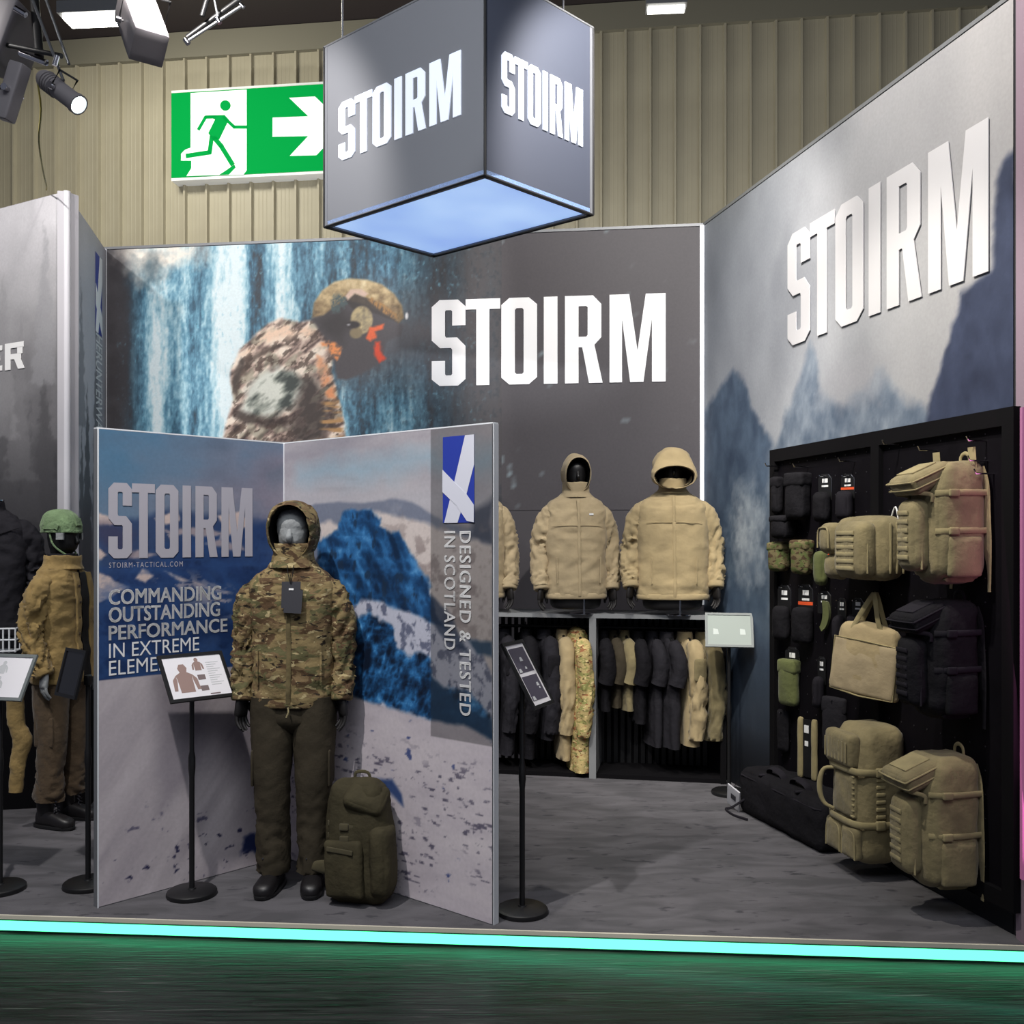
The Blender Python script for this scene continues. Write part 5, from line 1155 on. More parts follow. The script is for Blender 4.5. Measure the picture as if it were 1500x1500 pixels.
for zf in (.69, .30):
    mb = MB(); C = np.array([(-w_/2-.005, .0, h_*zf), (-w_/2-.008, -d_*.7, h_*zf), (-w_*.4, -d_-.018, h_*zf), (0, -d_-.034, h_*zf), (w_*.42, -d_-.02, h_*zf), (w_/2+.012, -d_*.8, h_*zf), (w_/2+.014, -d_*.3, h_*zf), (w_/2+.006, 0, h_*zf)]); C = catmull(C, 4); n = len(C)
    T = np.gradient(C, axis=0); T /= np.linalg.norm(T, axis=1)[:, None]; Nn = np.cross(T, [0, 0, 1.0]); mb.rings(C, np.tile([0, 0, .017], (n, 1)), Nn*.004, 8, 4); o = mb.build('compression_strap', M['coyote_web'], r, ang=60)
    mb = MB(); mb.rbox((w_/2+.016, -d_*.62, h_*zf), (.018, .05, .045), .006, 0, 5); mb.build('buckle', M['coyote_web'], o)
mb = MB(); mb.tube([(-.05, -d_-.02, h_*.665), (-.11, -d_-.055, h_*.64), (-.12, -d_-.075, h_*.56), (-.12, -d_-.075, h_*.45), (-.11, -d_-.055, h_*.37), (-.08, -d_-.02, h_*.34)], [.008, .01, .013, .013, .01, .008], 12, 4); mb.build('grab_handle', M['coyote_web'], r)
for k in range(6):
    mb = MB(); mb.rbox((w_/2+.009, -d_*.60, h_*(.36+.055*k)), (.012, .05, .02), .005, 0, 5); mb.build('side_lacing', M['coyote_web'], r)
# wide waist pack with two pouches
s = RW.hit(1334, off=.045)-.235; r = wall_root('waist_pack', s, zat(1290, 848, .1), .045, -.02, 'wide coyote pack with ribbed front pouch hanging left of the top backpack', 'bag')
w_, h_, d_ = .45, .31, .15
mb = MB(); mb.rbox((0, -d_/2, h_/2), (w_, d_, h_), .06, (.008, .01, .008), 16, wr=(.006, (10, 10, 12), 81)); mb.build('main_compartment', M['coyote'], r, ang=80)
mb = MB(); mb.rbox((.055, -d_-.035, h_*.47), (w_*.60, .10, h_*.90), .045, (.0, .01, .004), 12, wr=(.004, (12, 12, 12), 82)); o = mb.build('ribbed_pouch', M['coyote'], r, ang=80); molle(o, M['coyote_web'], .055, -d_-.090, h_*.12, h_*.80, w_*.36, 6); edge_zip(o, M['coyote_web'], w_*.60, h_*.78, -d_-.05, .055, h_*.1)
mb = MB(); mb.rbox((-.155, -d_-.04, h_*.66), (w_*.30, .09, h_*.5), .035, (.0, .012, .004), 12, wr=(.003, (12, 12, 12), 83)); o = mb.build('small_pouch', M['coyote'], r, ang=80); edge_zip(o, M['coyote_web'], w_*.24, h_*.34, -d_-.095, -.155, h_*.5)
mb = MB(); mb.rbox((-.14, -d_-.02, h_*.19), (w_*.34, .08, h_*.40), .035, (.0, .01, .004), 10, wr=(.006, (12, 12, 12), 84)); mb.build('lower_pouch', M['coyote'], r, ang=80)
for k in range(3):
    mb = MB(); mb.rbox((w_/2+.004, -.03-.035*k, h_*.5), (.012, .014, h_*.8), .005, .002, 6); mb.build('side_strap', M['coyote_web'], r)
mb = MB(); mb.tube([(w_*.42, -.03, h_*.95), (w_*.36, -.03, h_+.05), (w_*.28, -.03, h_+.0)], .004, 6, 4); mb.build('white_tie', M['letter_white'], r)
# tote
s = RW.hit(1262, off=.16); r = wall_root('tote_bag', s, zat(1262, 1016, .16), .15, .50, 'flat tan tote bag with two webbing handles hanging left of the black backpack', 'bag')
r.rotation_euler = (0, D(7), RW.rz+.50)
def tshape(V, B):
    V = V.copy(); t = np.clip(V[:, 2]/.4+.5, 0, 1); V[:, 0] *= 1.06-.22*t; V[:, 2] -= .02*np.abs(B[:, 0])**2*(B[:, 2] > .5); return V
mb = MB(); mb.rbox((0, 0, .18), (.36, .06, .37), .028, (.002, .018, 0), 16, fn=tshape, wr=(.009, (9, 9, 9), 91)); mb.build('bag_body', M['tan2'], r, ang=80)
mb = MB(); mb.rbox((0, -.028, .135), (.345, .022, .27), .01, (0, .012, 0), 14, fn=lambda V, B: V*np.array([1, 1, 1]), wr=(.006, (9, 9, 9), 92)); o = mb.build('front_pocket', M['tan'], r, ang=80)
mb = MB(); mb.tube([(-.172, -.03, .0), (-.172, -.035, .27), (0, -.05, .275), (.172, -.035, .27), (.172, -.03, .0), (0, -.045, -.008), (-.172, -.03, 0)], .004, 6, 1); mb.build('piping', M['coyote_web'], o)
for y in (-.03, .03):
    mb = MB(); C = catmull(np.array([(-.09, y, .3), (-.06, y, .38), (-.008, y*.5, .50), (.008, y*.5, .50), (.05, y, .38), (.09, y, .3)]), 5); n = len(C)
    T = np.gradient(C, axis=0); T /= np.linalg.norm(T, axis=1)[:, None]; mb.rings(C, np.cross(T, [0, 1.0, 0])*.013, np.tile([0, .0025, 0], (n, 1)), 8, 4); mb.build('handle', M['coyote_web'], r, ang=60)
# black roll bag on the floor
A_, B_ = G(1078, 1188), G(1172, 1240); ang = math.atan2(B_.y-A_.y, B_.x-A_.x); Lb = .90
c = A_+(B_-A_).normalized()*Lb/2; nrm = Vector((-math.sin(ang), math.cos(ang), 0)); c = c+nrm*.20
r = root('roll_bag', (c.x, c.y, 0), ang, 'large black roll bag lying on the carpet under the peg board', 'bag')
mb = MB(); mb.rbox((0, 0, .14), (Lb, .37, .27), .05, (.012, .012, .012), 18, wr=(.012, (7, 7, 7), 95)); mb.build('bag_body', M['black_cloth'], r, ang=80)
for z in (.235,):
    mb = MB(); mb.tube([(-Lb/2*.96, -.17, z), (-Lb/2*.9, -.186, z), (Lb/2*.9, -.186, z), (Lb/2*.96, -.17, z), (Lb/2*.99, 0, z), (Lb/2*.9, .18, z), (-Lb/2*.9, .18, z), (-Lb/2*.99, 0, z), (-Lb/2*.96, -.17, z)], .006, 6, 1, up=(0, 0, 1)); mb.build('zip', M['black_web'], r)
for x in (-.13, .13):
    mb = MB(); C = catmull(np.array([(x-.09, -.10, .275), (x-.07, -.11, .31), (x, -.12, .33), (x+.07, -.11, .31), (x+.09, -.10, .275)]), 4); mb.rings(C, np.tile([0, .02, .006], (len(C), 1)), np.tile([0, -.001, .004], (len(C), 1)), 8, 3); mb.build('carry_handle', M['black_web'], r)
for x in (-.2, .2):
    mb = MB(); mb.rbox((x, 0, .277), (.03, .36, .012), .004, 0, 5); mb.build('top_strap', M['black_web'], r)
mb = MB(); mb.tube([(-Lb/2-.005, -.10, .14), (-Lb/2-.04, -.08, .15), (-Lb/2-.045, 0, .15), (-Lb/2-.04, .08, .15), (-Lb/2-.005, .10, .14)], .012, 8, 4); mb.build('end_handle', M['black_web'], r)
mb = MB(); mb.tube([(-Lb/2+.1, -.19, .1), (-Lb/2+.02, -.24, .03), (-Lb/2-.02, -.26, .012), (-Lb/2+.1, -.27, .008), (-Lb/2+.22, -.24, .01)], .008, 8, 5, .6); mb.build('loose_strap', M['black_web'], r)
mb = MB(); mb.rbox((-Lb/2-.0, -.215, .085), (.11, .012, .15), .004, 0, 6, rot=(.3, .35, .3)); o = mb.build('luggage_tag', plain('pale_printed_tag', (186, 186, 192), .5), r)
mb = MB(); mb.tube([(-Lb/2+.01, -.19, .19), (-Lb/2, -.205, .16), (-Lb/2, -.212, .14)], .0025, 6, 3); mb.build('tag_cord', M['black'], o)
mb = MB(); mb.rbox((-Lb/2+.01, -.224, .09), (.04, .004, .035), .001, 0, 4, rot=(.3, .35, .3)); mb.build('tag_print', M['tag_dark'], o)

# ------------------------------------------------------------------ carded pouches on the peg board
def card(r, w, h, z0, stripe=False, logo2=True, cut=True, edge=True):
    mb = MB(); c = w*.25; fr = lambda x, z, off=0.0: (x, -off, z)
    mb.prism([(-w/2, z0), (w/2, z0), (w/2, z0+h-c), (w/2-c, z0+h), (-w/2+c, z0+h), (-w/2, z0+h-c)], fr, .003, .0); o = mb.build('hang_card', M['black'], r, smooth=False)
    mb = MB(); mb.prism([(-w*.2, z0+h*.66), (w*.2, z0+h*.66), (w*.2, z0+h*.82), (-w*.2, z0+h*.82)], fr, .001, .003); mb.build('card_emblem', M['letter_white'], o, smooth=False)
    if logo2: mb = MB(); mb.prism([(-w*.24, z0+h*.5), (w*.24, z0+h*.5), (w*.24, z0+h*.57), (-w*.24, z0+h*.57)], fr, .001, .003); mb.build('card_wordmark', M['letter_white'], o, smooth=False)
    if stripe: mb = MB(); mb.prism([(-w*.5, z0+h*.36), (w*.5, z0+h*.36), (w*.5, z0+h*.46), (-w*.5, z0+h*.46)], fr, .0012, .003); mb.build('orange_stripe', M['orange'], o, smooth=False)
    if edge: mb = MB(); mb.tube([(w*.22, -.003, z0+h*.99), (w*.48, -.003, z0+h*.8), (w*.49, -.003, z0+h*.3)], .0018, 6); mb.build('blister_edge', M['chrome'], o)
def pegpin(r, z):
    mb = MB(); mb.cyl((0, .03, z), (0, -.05, z), .0035, n=8); mb.build('peg_pin', M['chrome'], r)
def small(kind, px0, px1, py0, py1, label, mat, e=.055, depth=.06, yaw=.35, stripe=False, cardh=.4, name='carded_pouch', cat='pouch', seed=0, flap=False, grp=None, logo2=True):
    pc = (px0+px1)/2; sC, zt = RW.hit(pc, py0, e+depth*.5); zb = RW.hit(pc, py1, e+depth*.5)[1]; H = zt-zb
    # visible pixel width of a box at this yaw, solved for real width
    P0 = RW.pt(sC, 0, e+depth*.5); wdir = Vector((math.cos(RW.rz+yaw), math.sin(RW.rz+yaw), 0)); k = F/P0.y*(wdir.x-(pc-CX)/F*wdir.y)
    ndir = Vector((math.sin(RW.rz+yaw), -math.cos(RW.rz+yaw), 0)); kn = abs(F/P0.y*(ndir.x-(pc-CX)/F*ndir.y))
    W_ = max(.035, ((px1-px0)-kn*depth*.6)/abs(k)); r = wall_root(name, sC, zb, e, yaw, label, cat, grp)
    hc = H*cardh if kind != 'loose' else 0
    if kind != 'loose':
        card(r, min(W_, .11), max(H*.55, .1) if cardh else .1, H-max(H*.55, .1), stripe, logo2)
    hp = H-hc
    if kind == 'crescent':
        mb = MB(); fr = lambda x, z, off=0.0: (x, -off, z); L1 = []; n = 12
        for i in range(n+1): a = -1.25+1.9*i/n; L1.append((math.cos(a)*W_*.8-W_*.3, math.sin(a)*hp*.85+hp*.85))
        for i in range(n+1): a = .65-1.9*i/n; L1.append((math.cos(a)*W_*.35-W_*.3, math.sin(a)*hp*.75+hp*.95))
        mb.prism(L1, fr, .02, .004); mb.build('pouch_body', mat, r, smooth=False)
    else:
        mb = MB(); mb.rbox((0, -depth/2-.003, hp/2), (W_, depth, hp), min(.025, depth*.45), (.004, .01, .004), 10, wr=(.004, (16, 16, 16), seed)); o = mb.build('pouch_body', mat, r, ang=80)
        if flap or kind == 'loose':
            mb = MB(); mb.rbox((0, -depth/2-.004, hp*.86), (W_*1.06, depth*1.1, hp*.3), .014, (.002, .006, .004), 8, wr=(.003, (16, 16, 16), seed+1)); mb.build('flap', mat, r, ang=80)
        mb = MB(); mb.rbox((0, -depth-.008, hp*.55), (.018, .004, hp*.5), .0015, 0, 4); mb.build('pull_tab', mat, r)
    pegpin(r, H-.012); return r
B_c, B_w = M['black_cloth'], M['black_web']
small('loose', 1128, 1146, 700, 752, 'small rounded black pouch at the top left corner of the peg board', B_c, seed=1)
small('loose', 1149, 1184, 694, 760, 'creased black mesh pouch, second from the left in the top row', B_c, depth=.09, seed=2, flap=True)
small('loose', 1128, 1162, 756, 788, 'low wide black pouch under the top left corner pouch', B_c, depth=.11, seed=3)
small('card', 1189, 1215, 694, 764, 'black pouch on a black card with two white marks, top row', B_c, seed=4)
small('card', 1222, 1248, 694, 760, 'black pouch on a card with an orange stripe, top row', B_w, stripe=True, seed=5)
small('loose', 1124, 1154, 795, 836, 'round brown-green camouflage pouch at the left edge of the peg board', M['camo_small'], depth=.09, seed=6)
small('loose', 1157, 1189, 792, 840, 'camouflage pouch with two rounded tops in the second row', M['camo_small'], depth=.08, seed=7)
small('card', 1190, 1212, 792, 856, 'green camouflage pouch on a card with orange stripe, under the wide coyote pack', M['green'], stripe=True, seed=8, cardh=.25)
small('card', 1130, 1156, 857, 936, 'black pouch on a plain white-marked card, leftmost in the middle row', B_c, seed=9)
small('card', 1158, 1190, 856, 942, 'black pouch on a card with orange stripe in the middle row', B_c, stripe=True, seed=10)
small('crescent', 1188, 1214, 866, 926, 'olive crescent-shaped pouch hanging from a black card', M['green'], seed=11, cardh=.45)
small('card', 1217, 1236, 876, 940, 'narrow black carded pouch, left one of the pair above the tote bag', B_w, seed=12)
small('card', 1238, 1262, 876, 938, 'black carded pouch, right one of the pair above the tote bag', B_w, seed=13)
small('card', 1139, 1170, 948, 1032, 'olive green sleeve pouch on a black card below the middle row', M['green'], seed=14, cardh=.22, flap=True)
small('card', 1188, 1206, 962, 1036, 'narrow black carded strip beside the olive sleeve pouch', B_w, seed=15)
small('loose', 1204, 1240, 1022, 1100, 'flat dark grey pouch hanging under the tote bag', M['char'], seed=16, depth=.03)
def sling(px0, px1, py0, py1, label, mat, seed):
    r = small('card', px0, px1, py0, py1, label, mat, name='carded_sling', cat='sling', seed=seed, cardh=.0, depth=.03, logo2=True)
    return r
sling(1138, 1156, 1040, 1100, 'black rolled sling with white tag in the lowest row of the peg board', B_c, 17)
sC, zt = RW.hit(1178, 1052, .09); zb = RW.hit(1178, 1140, .09)[1]; r = wall_root('carded_sling', sC, zb, .055, .3, 'coyote rifle sling folded in two strips around a black card with white tag', 'sling')
for x in (-.05, .055):
    mb = MB(); mb.rbox((x, -.02, (zt-zb)/2), (.035, .025, zt-zb), .01, .003, 8, wr=(.003, (16, 16, 16), 5)); mb.build('strap_fold', M['coyote_web'], r)
mb = MB(); mb.rbox((0, -.02, (zt-zb)*.5), (.06, .008, (zt-zb)*.96), .003, 0, 5); mb.build('hang_card', M['black'], r)
mb = MB(); mb.rbox((0, -.026, (zt-zb)*.82), (.034, .003, .045), .001, 0, 4); mb.build('card_emblem', M['letter_white'], r)
mb = MB(); mb.rbox((0, -.026, (zt-zb)*.58), (.026, .003, .03), .001, 0, 4); mb.build('card_shield', M['letter_white'], r)

# ------------------------------------------------------------------ dark olive rucksack leaning beside the hero mannequin
q = G(540, 1312); r = root('backpack', (-.672, 4.685, 0), 0, 'dark olive rucksack standing on the carpet beside the camouflage mannequin', 'backpack')
r.rotation_euler = (-.04, -.05, -.3)
w_, h_, d_ = .30, .555, .17
def rs(V, B):
    V = V.copy(); t = np.clip(V[:, 2]/h_+.5, 0, 1); V[:, 0] *= 1-.30*np.clip(t-.62, 0, 1)*1.6; V[:, 1] *= 1-.3*np.clip(t-.6, 0, 1); return V
mb = MB(); mb.rbox((0, -d_/2, h_/2), (w_, d_, h_), .06, (.012, .014, .006), 18, fn=rs, wr=(.008, (9, 9, 11), 101)); mb.build('main_compartment', M['olive'], r, ang=80)
mb = MB(); mb.rbox((.055, -d_*.72, h_*.86), (.19, .15, .08), .03, (.004, .004, .012), 10, rot=(.75, .35, .2), wr=(.004, (12, 12, 12), 102)); mb.build('lid_pouch', M['olive'], r, ang=80)
mb = MB(); mb.rbox((-.035, -d_-.018, h_*.30), (.19, .045, h_*.46), .02, (0, .01, 0), 12, wr=(.005, (12, 12, 12), 103)); o = mb.build('front_pouch', M['olive'], r, ang=80)
mb = MB(); mb.rbox((-.04, -d_-.05, h_*.46), (.13, .008, .022), .003, 0, 5, rot=(0, .12, 0)); mb.build('webbing', M['olive_web'], o)
mb = MB(); mb.rbox((.13, -d_*.72, h_*.36), (.09, .15, h_*.56), .038, (.008, .008, 0), 12, wr=(.005, (12, 12, 12), 104)); mb.build('side_pouch', M['olive'], r, ang=80)
for z in (.56, .66):
    mb = MB(); mb.rings([(-w_/2-.002, -.06, h_*z), (-w_*.42, -d_+.01, h_*z), (-.03, -d_-.012, h_*z-.01), (w_*.3, -d_-.006, h_*z-.02)], [(0, 0, .012)]*4, [(0, -.004, 0)]*4, 8, 4); o = mb.build('compression_strap', M['olive_web'], r)
    mb = MB(); mb.rbox((-.03, -d_-.018, h_*z-.01), (.045, .014, .032), .005, 0, 5); mb.build('buckle', M['olive_web'], o)
mb = MB(); mb.tube([(-.08, -.03, h_*.93), (-.13, -.02, h_*.86), (-.19, .0, h_*.7), (-.2, .0, h_*.45), (-.19, -.01, h_*.25), (-.13, -.02, h_*.16)], [.02, .028, .028, .026, .016, .013], 12, 5, .3, up=(0, 1, 0)); mb.build('shoulder_strap', M['olive_web'], r)
mb = MB(); mb.tube([(-.12, -.05, h_*.2), (-.2, -.06, h_*.24), (-.27, -.07, h_*.16+.05)], [.03, .034, .02], 12, 5, .3, up=(0, 1, 0)); mb.build('hip_belt', M['olive_web'], r)
mb = MB(); mb.tube([(-.04, -.04, h_-.02), (-.03, -.05, h_+.025), (.03, -.05, h_+.025), (.04, -.04, h_-.02)], .008, 8, 4, .6); mb.build('grab_handle', M['olive_web'], r)

# ------------------------------------------------------------------ hanging cube sign
hb = 1.8; zb = CH+hb
def cp(px, py): d = F*hb/(HZ-py); return np.array([(px-CX)/F*d, d])
near, lft, rgt = cp(710.5, 257), cp(475, 333), cp(869, 315)
Hc = .577*hb; far = lft+rgt-near
cs = root('hanging_box_sign', ((near[0]+far[0])/2, (near[1]+far[1])/2, zb), 0, 'grey four-sided box sign hung from the ceiling with white lettering and glowing underside', 'hanging sign')
cube_m = [plain('sign_fabric_grey', (112, 114, 120), .6), plain('sign_fabric_grey_shaded', (66, 71, 86), .6)]  # second grey is the same fabric with the right face's shade painted in
FL = Plane(lft, near); FR = Plane(near, rgt)
def cface(A, B, mt, nm='side_panel'):
    pl = Plane(A, B); mb = MB(); pbox(mb, pl, 0, pl.L, zb, zb+Hc, -.03, 0); return pl, under(mb.build(nm, mt, smooth=False), cs)
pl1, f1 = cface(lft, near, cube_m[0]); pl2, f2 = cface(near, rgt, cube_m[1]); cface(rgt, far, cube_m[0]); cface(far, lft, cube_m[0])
let = plain('glowing_white_letters', (225, 232, 246), .5, emit=.3)
def on_face(pl, f, bl, tr, y_l, y_r):
    a, b = pl.hit(*bl), pl.hit(*tr); z0 = (a[1]+pl.hit(tr[0], y_r)[1])/2; z1 = (b[1]+pl.hit(bl[0], y_l)[1])/2
    stoirm(pl, a[0], b[0], z0, z1, f, let, off=.001, t=.006)
_s0 = set(COL.objects)
on_face(pl1, f1, (497, 236), (676, 74), 152, 170); on_face(pl2, f2, (734, 162), (852.5, 134), 72, 217)
for o in list(COL.objects):
    if o not in _s0 and o.name.startswith('letter'): o.matrix_parent_inverse = f1.matrix_parent_inverse.inverted() @ Matrix.Identity(4); o.matrix_parent_inverse = Matrix.Identity(4)
mb = MB(); mb.add([tuple(v)+(zb+.01,) for v in (lft, near, rgt, far)]+[tuple(v)+(zb+.03,) for v in (lft, near, rgt, far)], [(0, 1, 2, 3)[::-1], (4, 5, 6, 7), (0, 1, 5, 4), (1, 2, 6, 5), (2, 3, 7, 6), (3, 0, 4, 7)])
um, nt, b_ = new_mat('glowing_underside'); n_ = tnoise(nt, 1.4, (1, 1, 1), detail=2)
b_.inputs['Base Color'].default_value = rgba((150, 175, 220)); nt.links.new(mixc(nt, ramp(nt, n_, .35, .7), (136, 168, 226), (176, 206, 244)), b_.inputs['Emission Color']); b_.inputs['Emission Strength'].default_value = 1.0
under(mb.build('light_panel', um, smooth=False), cs)
mb = MB()
C4 = [lft, near, rgt, far]
for i in range(4):
    a, b = C4[i], C4[(i+1) % 4]
    for z in (zb, zb+Hc):
        mb = MB(); mb.cyl((a[0], a[1], z), (b[0], b[1], z), .006, n=8); under(mb.build('frame_edge', M['black'] if z == zb else M['alu_grey']), cs)
    mb = MB(); mb.cyl((a[0], a[1], zb), (a[0], a[1], zb+Hc), .007, n=8); under(mb.build('frame_post', M['black']), cs)
for p_ in (lft+(far-lft)*.0+(near-lft)*.13, rgt+(near-rgt)*.3, far):
    mb = MB(); mb.cyl((p_[0], p_[1], zb+Hc), (p_[0]+.01, p_[1], 8.05), .006, n=8); under(mb.build('suspension_wire', M['chrome']), cs)

# ------------------------------------------------------------------ emergency exit sign on the hall wall
EO = .25
a = HW.hit(251, 265, EO); b = HW.hit(250, 133, EO); w_ = 2*(b[1]-a[1]); es0, ez0, ez1 = a[0], a[1], b[1]; es1 = es0+w_*1.02
ex = root('exit_sign', HW.pt(es0, ez0, .1), 0, 'large green emergency exit sign with running figure and arrow on the beige hall wall', 'exit sign')
mb = MB(); pbox(mb, HW, es0, es1, ez0, ez1, .05, EO); under(mb.build('housing', M['white_edge'], smooth=False), ex)
gm = plain('backlit_green', (0, 100, 40), .8, spec=.05, emit=.5, ecol=(0, 190, 84)); wm_ = plain('backlit_white', (226, 242, 236), .5, emit=.3)
bd = .02
mb = MB(); pbox(mb, HW, es0+bd*.2, es1-bd*.2, ez0+.035, ez1-.035, EO, EO+.01); fo = under(mb.build('green_face', gm, smooth=False), ex)
efr = lambda x, z, off=0.0: HW.pt(x, z, EO+off)
def eq(pts): return [HW.hit(x, y, EO) for x, y in pts]
mb = MB(); mb.prism(eq([(280, 137), (362, 132), (362, 250), (357, 256.5), (300, 257.5), (274, 258.5), (281, 247), (281, 236), (266, 236), (266, 226), (272, 220), (280, 217)]), efr, .004, .011); mb.build('white_door', wm_, ex, smooth=False).matrix_parent_inverse = Matrix.Translation(-Vector(ex.location))
mb = MB(); mb.prism(eq([(424, 144), (462, 142), (506, 184), (464, 228), (425, 229), (452, 200), (400, 201), (400, 173), (452, 171)]), efr, .004, .011); mb.build('white_arrow', wm_, ex, smooth=False).matrix_parent_inverse = Matrix.Translation(-Vector(ex.location))
def gpart(nm, polys, lines=()):
    mb = MB()
    for q_ in polys: mb.prism(eq(q_), efr, .004, .016)
    for pts, wd in lines: thick(mb, eq(pts), wd, efr, .016, .004)
    o = mb.build(nm, gm, ex, smooth=False); o.matrix_parent_inverse = Matrix.Translation(-Vector(ex.location))
gpart('figure_head', [[(331+7.6*math.cos(t), 155.5+7.6*math.sin(t)) for t in np.linspace(0, 2*math.pi, 20)[:-1]]])
K_ = 12/1450.0
gpart('figure_body', [[(303, 170), (330, 169.5), (336, 176), (322, 205), (313, 206), (306, 196), (316, 176)]], [([(292, 190), (302, 172.5), (318, 172)], 4.6*K_), ([(328, 172), (344, 187), (361, 187)], 4.6*K_), ([(315, 203), (325, 215), (341, 241)], 7*K_), ([(311, 202), (308, 224), (275, 229)], 6.5*K_)])
gpart('ground_shadow', [[(322, 257), (334, 249), (344, 242), (346, 246), (336, 256.5)]])

# ------------------------------------------------------------------ lights and rigging under the ceiling
def spot(px, py, depth, aim, label, ln=.25, rad=.045, glow=True, box=False, mt=None):
    p = P(px, py, depth); r = root('spotlight', p, 0, label, 'spotlight'); d = Vector(aim).normalized(); r.rotation_euler = d.to_track_quat('-Z', 'Y').to_euler()
    m_ = mt or M['lamp']; mb = MB()
    if box: mb.rbox((0, 0, 0), (rad*2, rad*2, ln), .008, 0, 6)
    else: mb.lathe([(0.0, ln/2), (rad*.7, ln/2), (rad*.94, ln*.44), (rad, ln*.38), (rad, -ln*.4), (rad*1.1, -ln*.41), (rad*1.1, -ln*.5), (rad*.94, -ln*.5), (rad*.9, -ln*.46)], 28)
    mb.build('lamp_body', m_, r)
    mb = MB(); mb.lathe([(0, -ln*.47), (rad*.88, -ln*.47), (rad*.88, -ln*.475), (0, -ln*.478)], 24); mb.build('lens', M['lamp_glow'] if glow else M['chrome'], r)
    for k in range(5) if not box else ():
        mb = MB(); mb.lathe([(rad, ln*(.08+.06*k)), (rad*1.12, ln*(.085+.06*k)), (rad*1.12, ln*(.1+.06*k)), (rad, ln*(.105+.06*k))], 24); mb.build('cooling_fin', m_, r)
    mb = MB(); mb.tube([(-rad*1.05, 0, 0), (-rad*1.3, .0, 0), (-rad*1.3, rad*1.9, 0), (rad*1.3, rad*1.9, 0), (rad*1.3, 0, 0), (rad*1.05, 0, 0)], .006, 8); mb.build('yoke', M['black'], r)
    for s in (-1, 1): mb = MB(); mb.lathe([(0, -.012), (.016, -.012), (.016, .012), (0, .012)], 12, (0, 0, 0)); o = mb.build('knob', M['chrome'], r); o.location = (s*rad*1.35, 0, 0); o.rotation_euler = (0, math.pi/2, 0)
    return r

spot(88, 133, 4.6, (.78, -.25, -.62), 'grey cylindrical spotlight with glowing white lens, pointing down right', .27, .043)
spot(18, 135, 4.5, (-.32, .05, -.95), 'square-bodied spotlight hanging steeply at the left edge', .26, .036, box=True)
spot(207, 38, 4.8, (.36, -.5, -.75), 'boxy lamp right of the bright ceiling lamp with a warm lit edge', .42, .08, box=True)
tr = root('lighting_truss', P(-40, -40, 4.9), 0, 'dark lighting truss with slanted bars at the top left corner', 'truss')
ti = Matrix.Translation(-Vector(tr.location))
def bar(nm, a, b, rad, mt, par=tr):
    mb = MB(); mb.cyl(tuple(P(*a)), tuple(P(*b)), rad, n=10); o = mb.build(nm, mt, par); o.matrix_parent_inverse = Matrix.Translation(-Vector(par.location)); return o
bar('truss_bar', (44, -10, 4.75), (93, 118, 4.6), .007, M['alu']); bar('truss_bar', (64, -10, 4.9), (101, 94, 4.8), .007, M['alu'])
bar('truss_bar', (-20, 60, 4.9), (90, 82, 4.7), .012, M['black']); bar('truss_bar', (48, -30, 5.0), (58, 88, 4.8), .022, M['black'])
bar('clamp_bar', (30, 78, 4.65), (68, 92, 4.6), .014, M['chrome']); bar('clamp_bar', (84, 82, 4.6), (80, 96, 4.6), .012, M['chrome'])
bar('clamp_bar', (22, 12, 4.7), (38, 22, 4.7), .014, M['chrome']); bar('clamp_bar', (24, 106, 4.6), (32, 112, 4.6), .016, M['chrome'])
mb = MB(); mb.rbox(tuple(P(-8, 50, 4.95)), (.3, .3, .32), .02, 0, 8, rot=(0, .35, 0)); o = mb.build('control_housing', plain('dark_lamp_casing', (96, 92, 96), .6), tr); o.matrix_parent_inverse = ti
rg = root('rigging_arm', P(320, 30, 5.2), 0, 'thin slanted rigging arm with bright clamps against the dark ceiling', 'rigging'); 
bar('arm_tube', (272, 62, 5.2), (355, 8, 5.2), .008, M['alu'], rg); bar('arm_tube', (274, 55, 5.25), (352, -2, 5.25), .014, M['black'], rg); bar('clamp', (271, 57, 5.2), (276, 64, 5.2), .014, M['chrome'], rg); bar('clamp', (318, 26, 5.2), (322, 34, 5.2), .013, M['chrome'], rg); bar('clamp', (352, 6, 5.2), (357, 11, 5.2), .011, M['chrome'], rg)
bar('hanger_tube', (296, 24, 5.2), (312, -30, 5.2), .014, M['black'], rg); bar('hanger_tube', (320, 28, 5.2), (308, -30, 5.2), .006, M['alu'], rg)
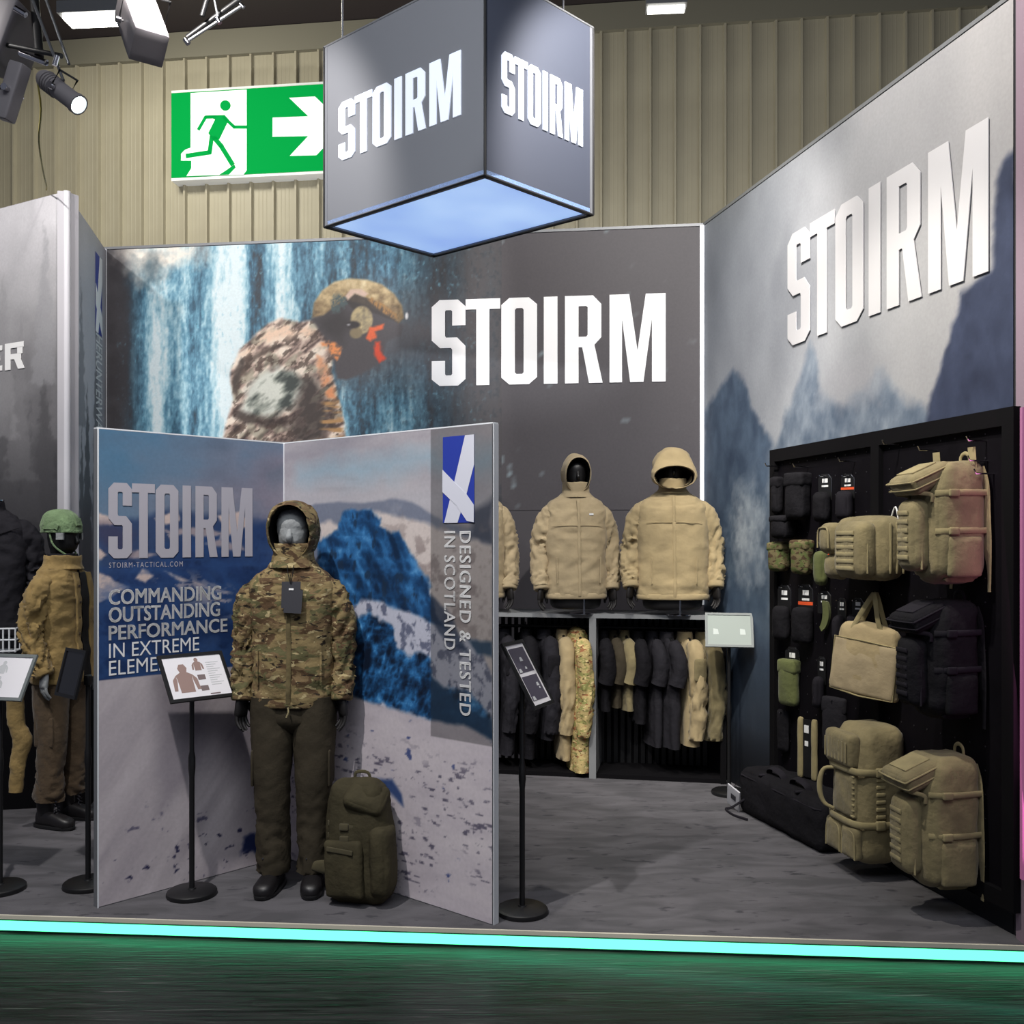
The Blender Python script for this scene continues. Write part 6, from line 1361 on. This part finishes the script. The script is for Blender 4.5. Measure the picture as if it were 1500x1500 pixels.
def lampbox(px0, px1, py0, py1, d, label, tilt=.0, em=25):
    a = P(px0, py1, d); b = P(px1, py1, d); r = root('ceiling_lamp', (a+b)/2, -.08, label, 'ceiling lamp'); W_ = (b-a).length
    mb = MB(); mb.box((0, .12, .06), (W_*1.1, W_*.3+.1, .1)); mb.build('housing', M['alu_grey'], r, smooth=False)
    mb = MB(); mb.box((0, .12, .0), (W_, W_*.3, .03)); mb.build('diffuser', plain('lit_diffuser', (255, 252, 240), .4, emit=em), r, smooth=False)
    for s in (-1, 1): mb = MB(); mb.cyl((s*W_*.4, .22, .1), (s*W_*.4, .22, 8.05-a.z), .006); mb.build('hanger_rod', M['alu'], r)
lampbox(86, 180, 0, 19, 8.2, 'bright rectangular ceiling lamp at the top left between the rigging')
lampbox(950, 1004, -8, 4, 9.5, 'bright ceiling lamp cut by the top edge right of the hanging sign', em=5)
mb = MB(); c_ = [tuple(P(x, y, d)) for x, y, d in ((54, 112, 4.75), (60, 160, 4.9), (57, 205, 5.2), (63, 250, 5.8), (68, 272, 6.4), (68, 278, 6.56))]; mb.tube(c_, .005, 6, 4); tag(mb.build('power_cable', plain('yellow_cable', (150, 140, 70), .6)), 'thin yellow cable hanging from the truss to the pale stand wall', 'cable')

# ------------------------------------------------------------------ pink light post at the near end of the right wall
q = RW.pt(RW.L, 0, .02); q2 = P(1497, HZ, 4.12)
pk = root('light_post', (q2.x, q2.y, 0), 0, 'tall post with glowing pink light strip at the near end of the mountain wall', 'light post')
mb = MB(); mb.box((.05, 0, 1.99), (.10, .10, 3.98)); mb.build('post', plain('pale_post', (150, 130, 145), .6), pk, smooth=False)
mb = MB(); mb.box((-.01, -.03, 1.25), (.018, .02, 1.95)); mb.build('pink_strip', plain('pink_light_strip', (150, 105, 135), .5, emit=.25, ecol=(205, 100, 160)), pk, smooth=False)
lamp('pink_strip_light', 'AREA', (q2.x-.05, q2.y-.0, 1.3), (q2.x-1, q2.y+.9, 1.2), .7, (1.0, .30, .68), .05, 1.9)
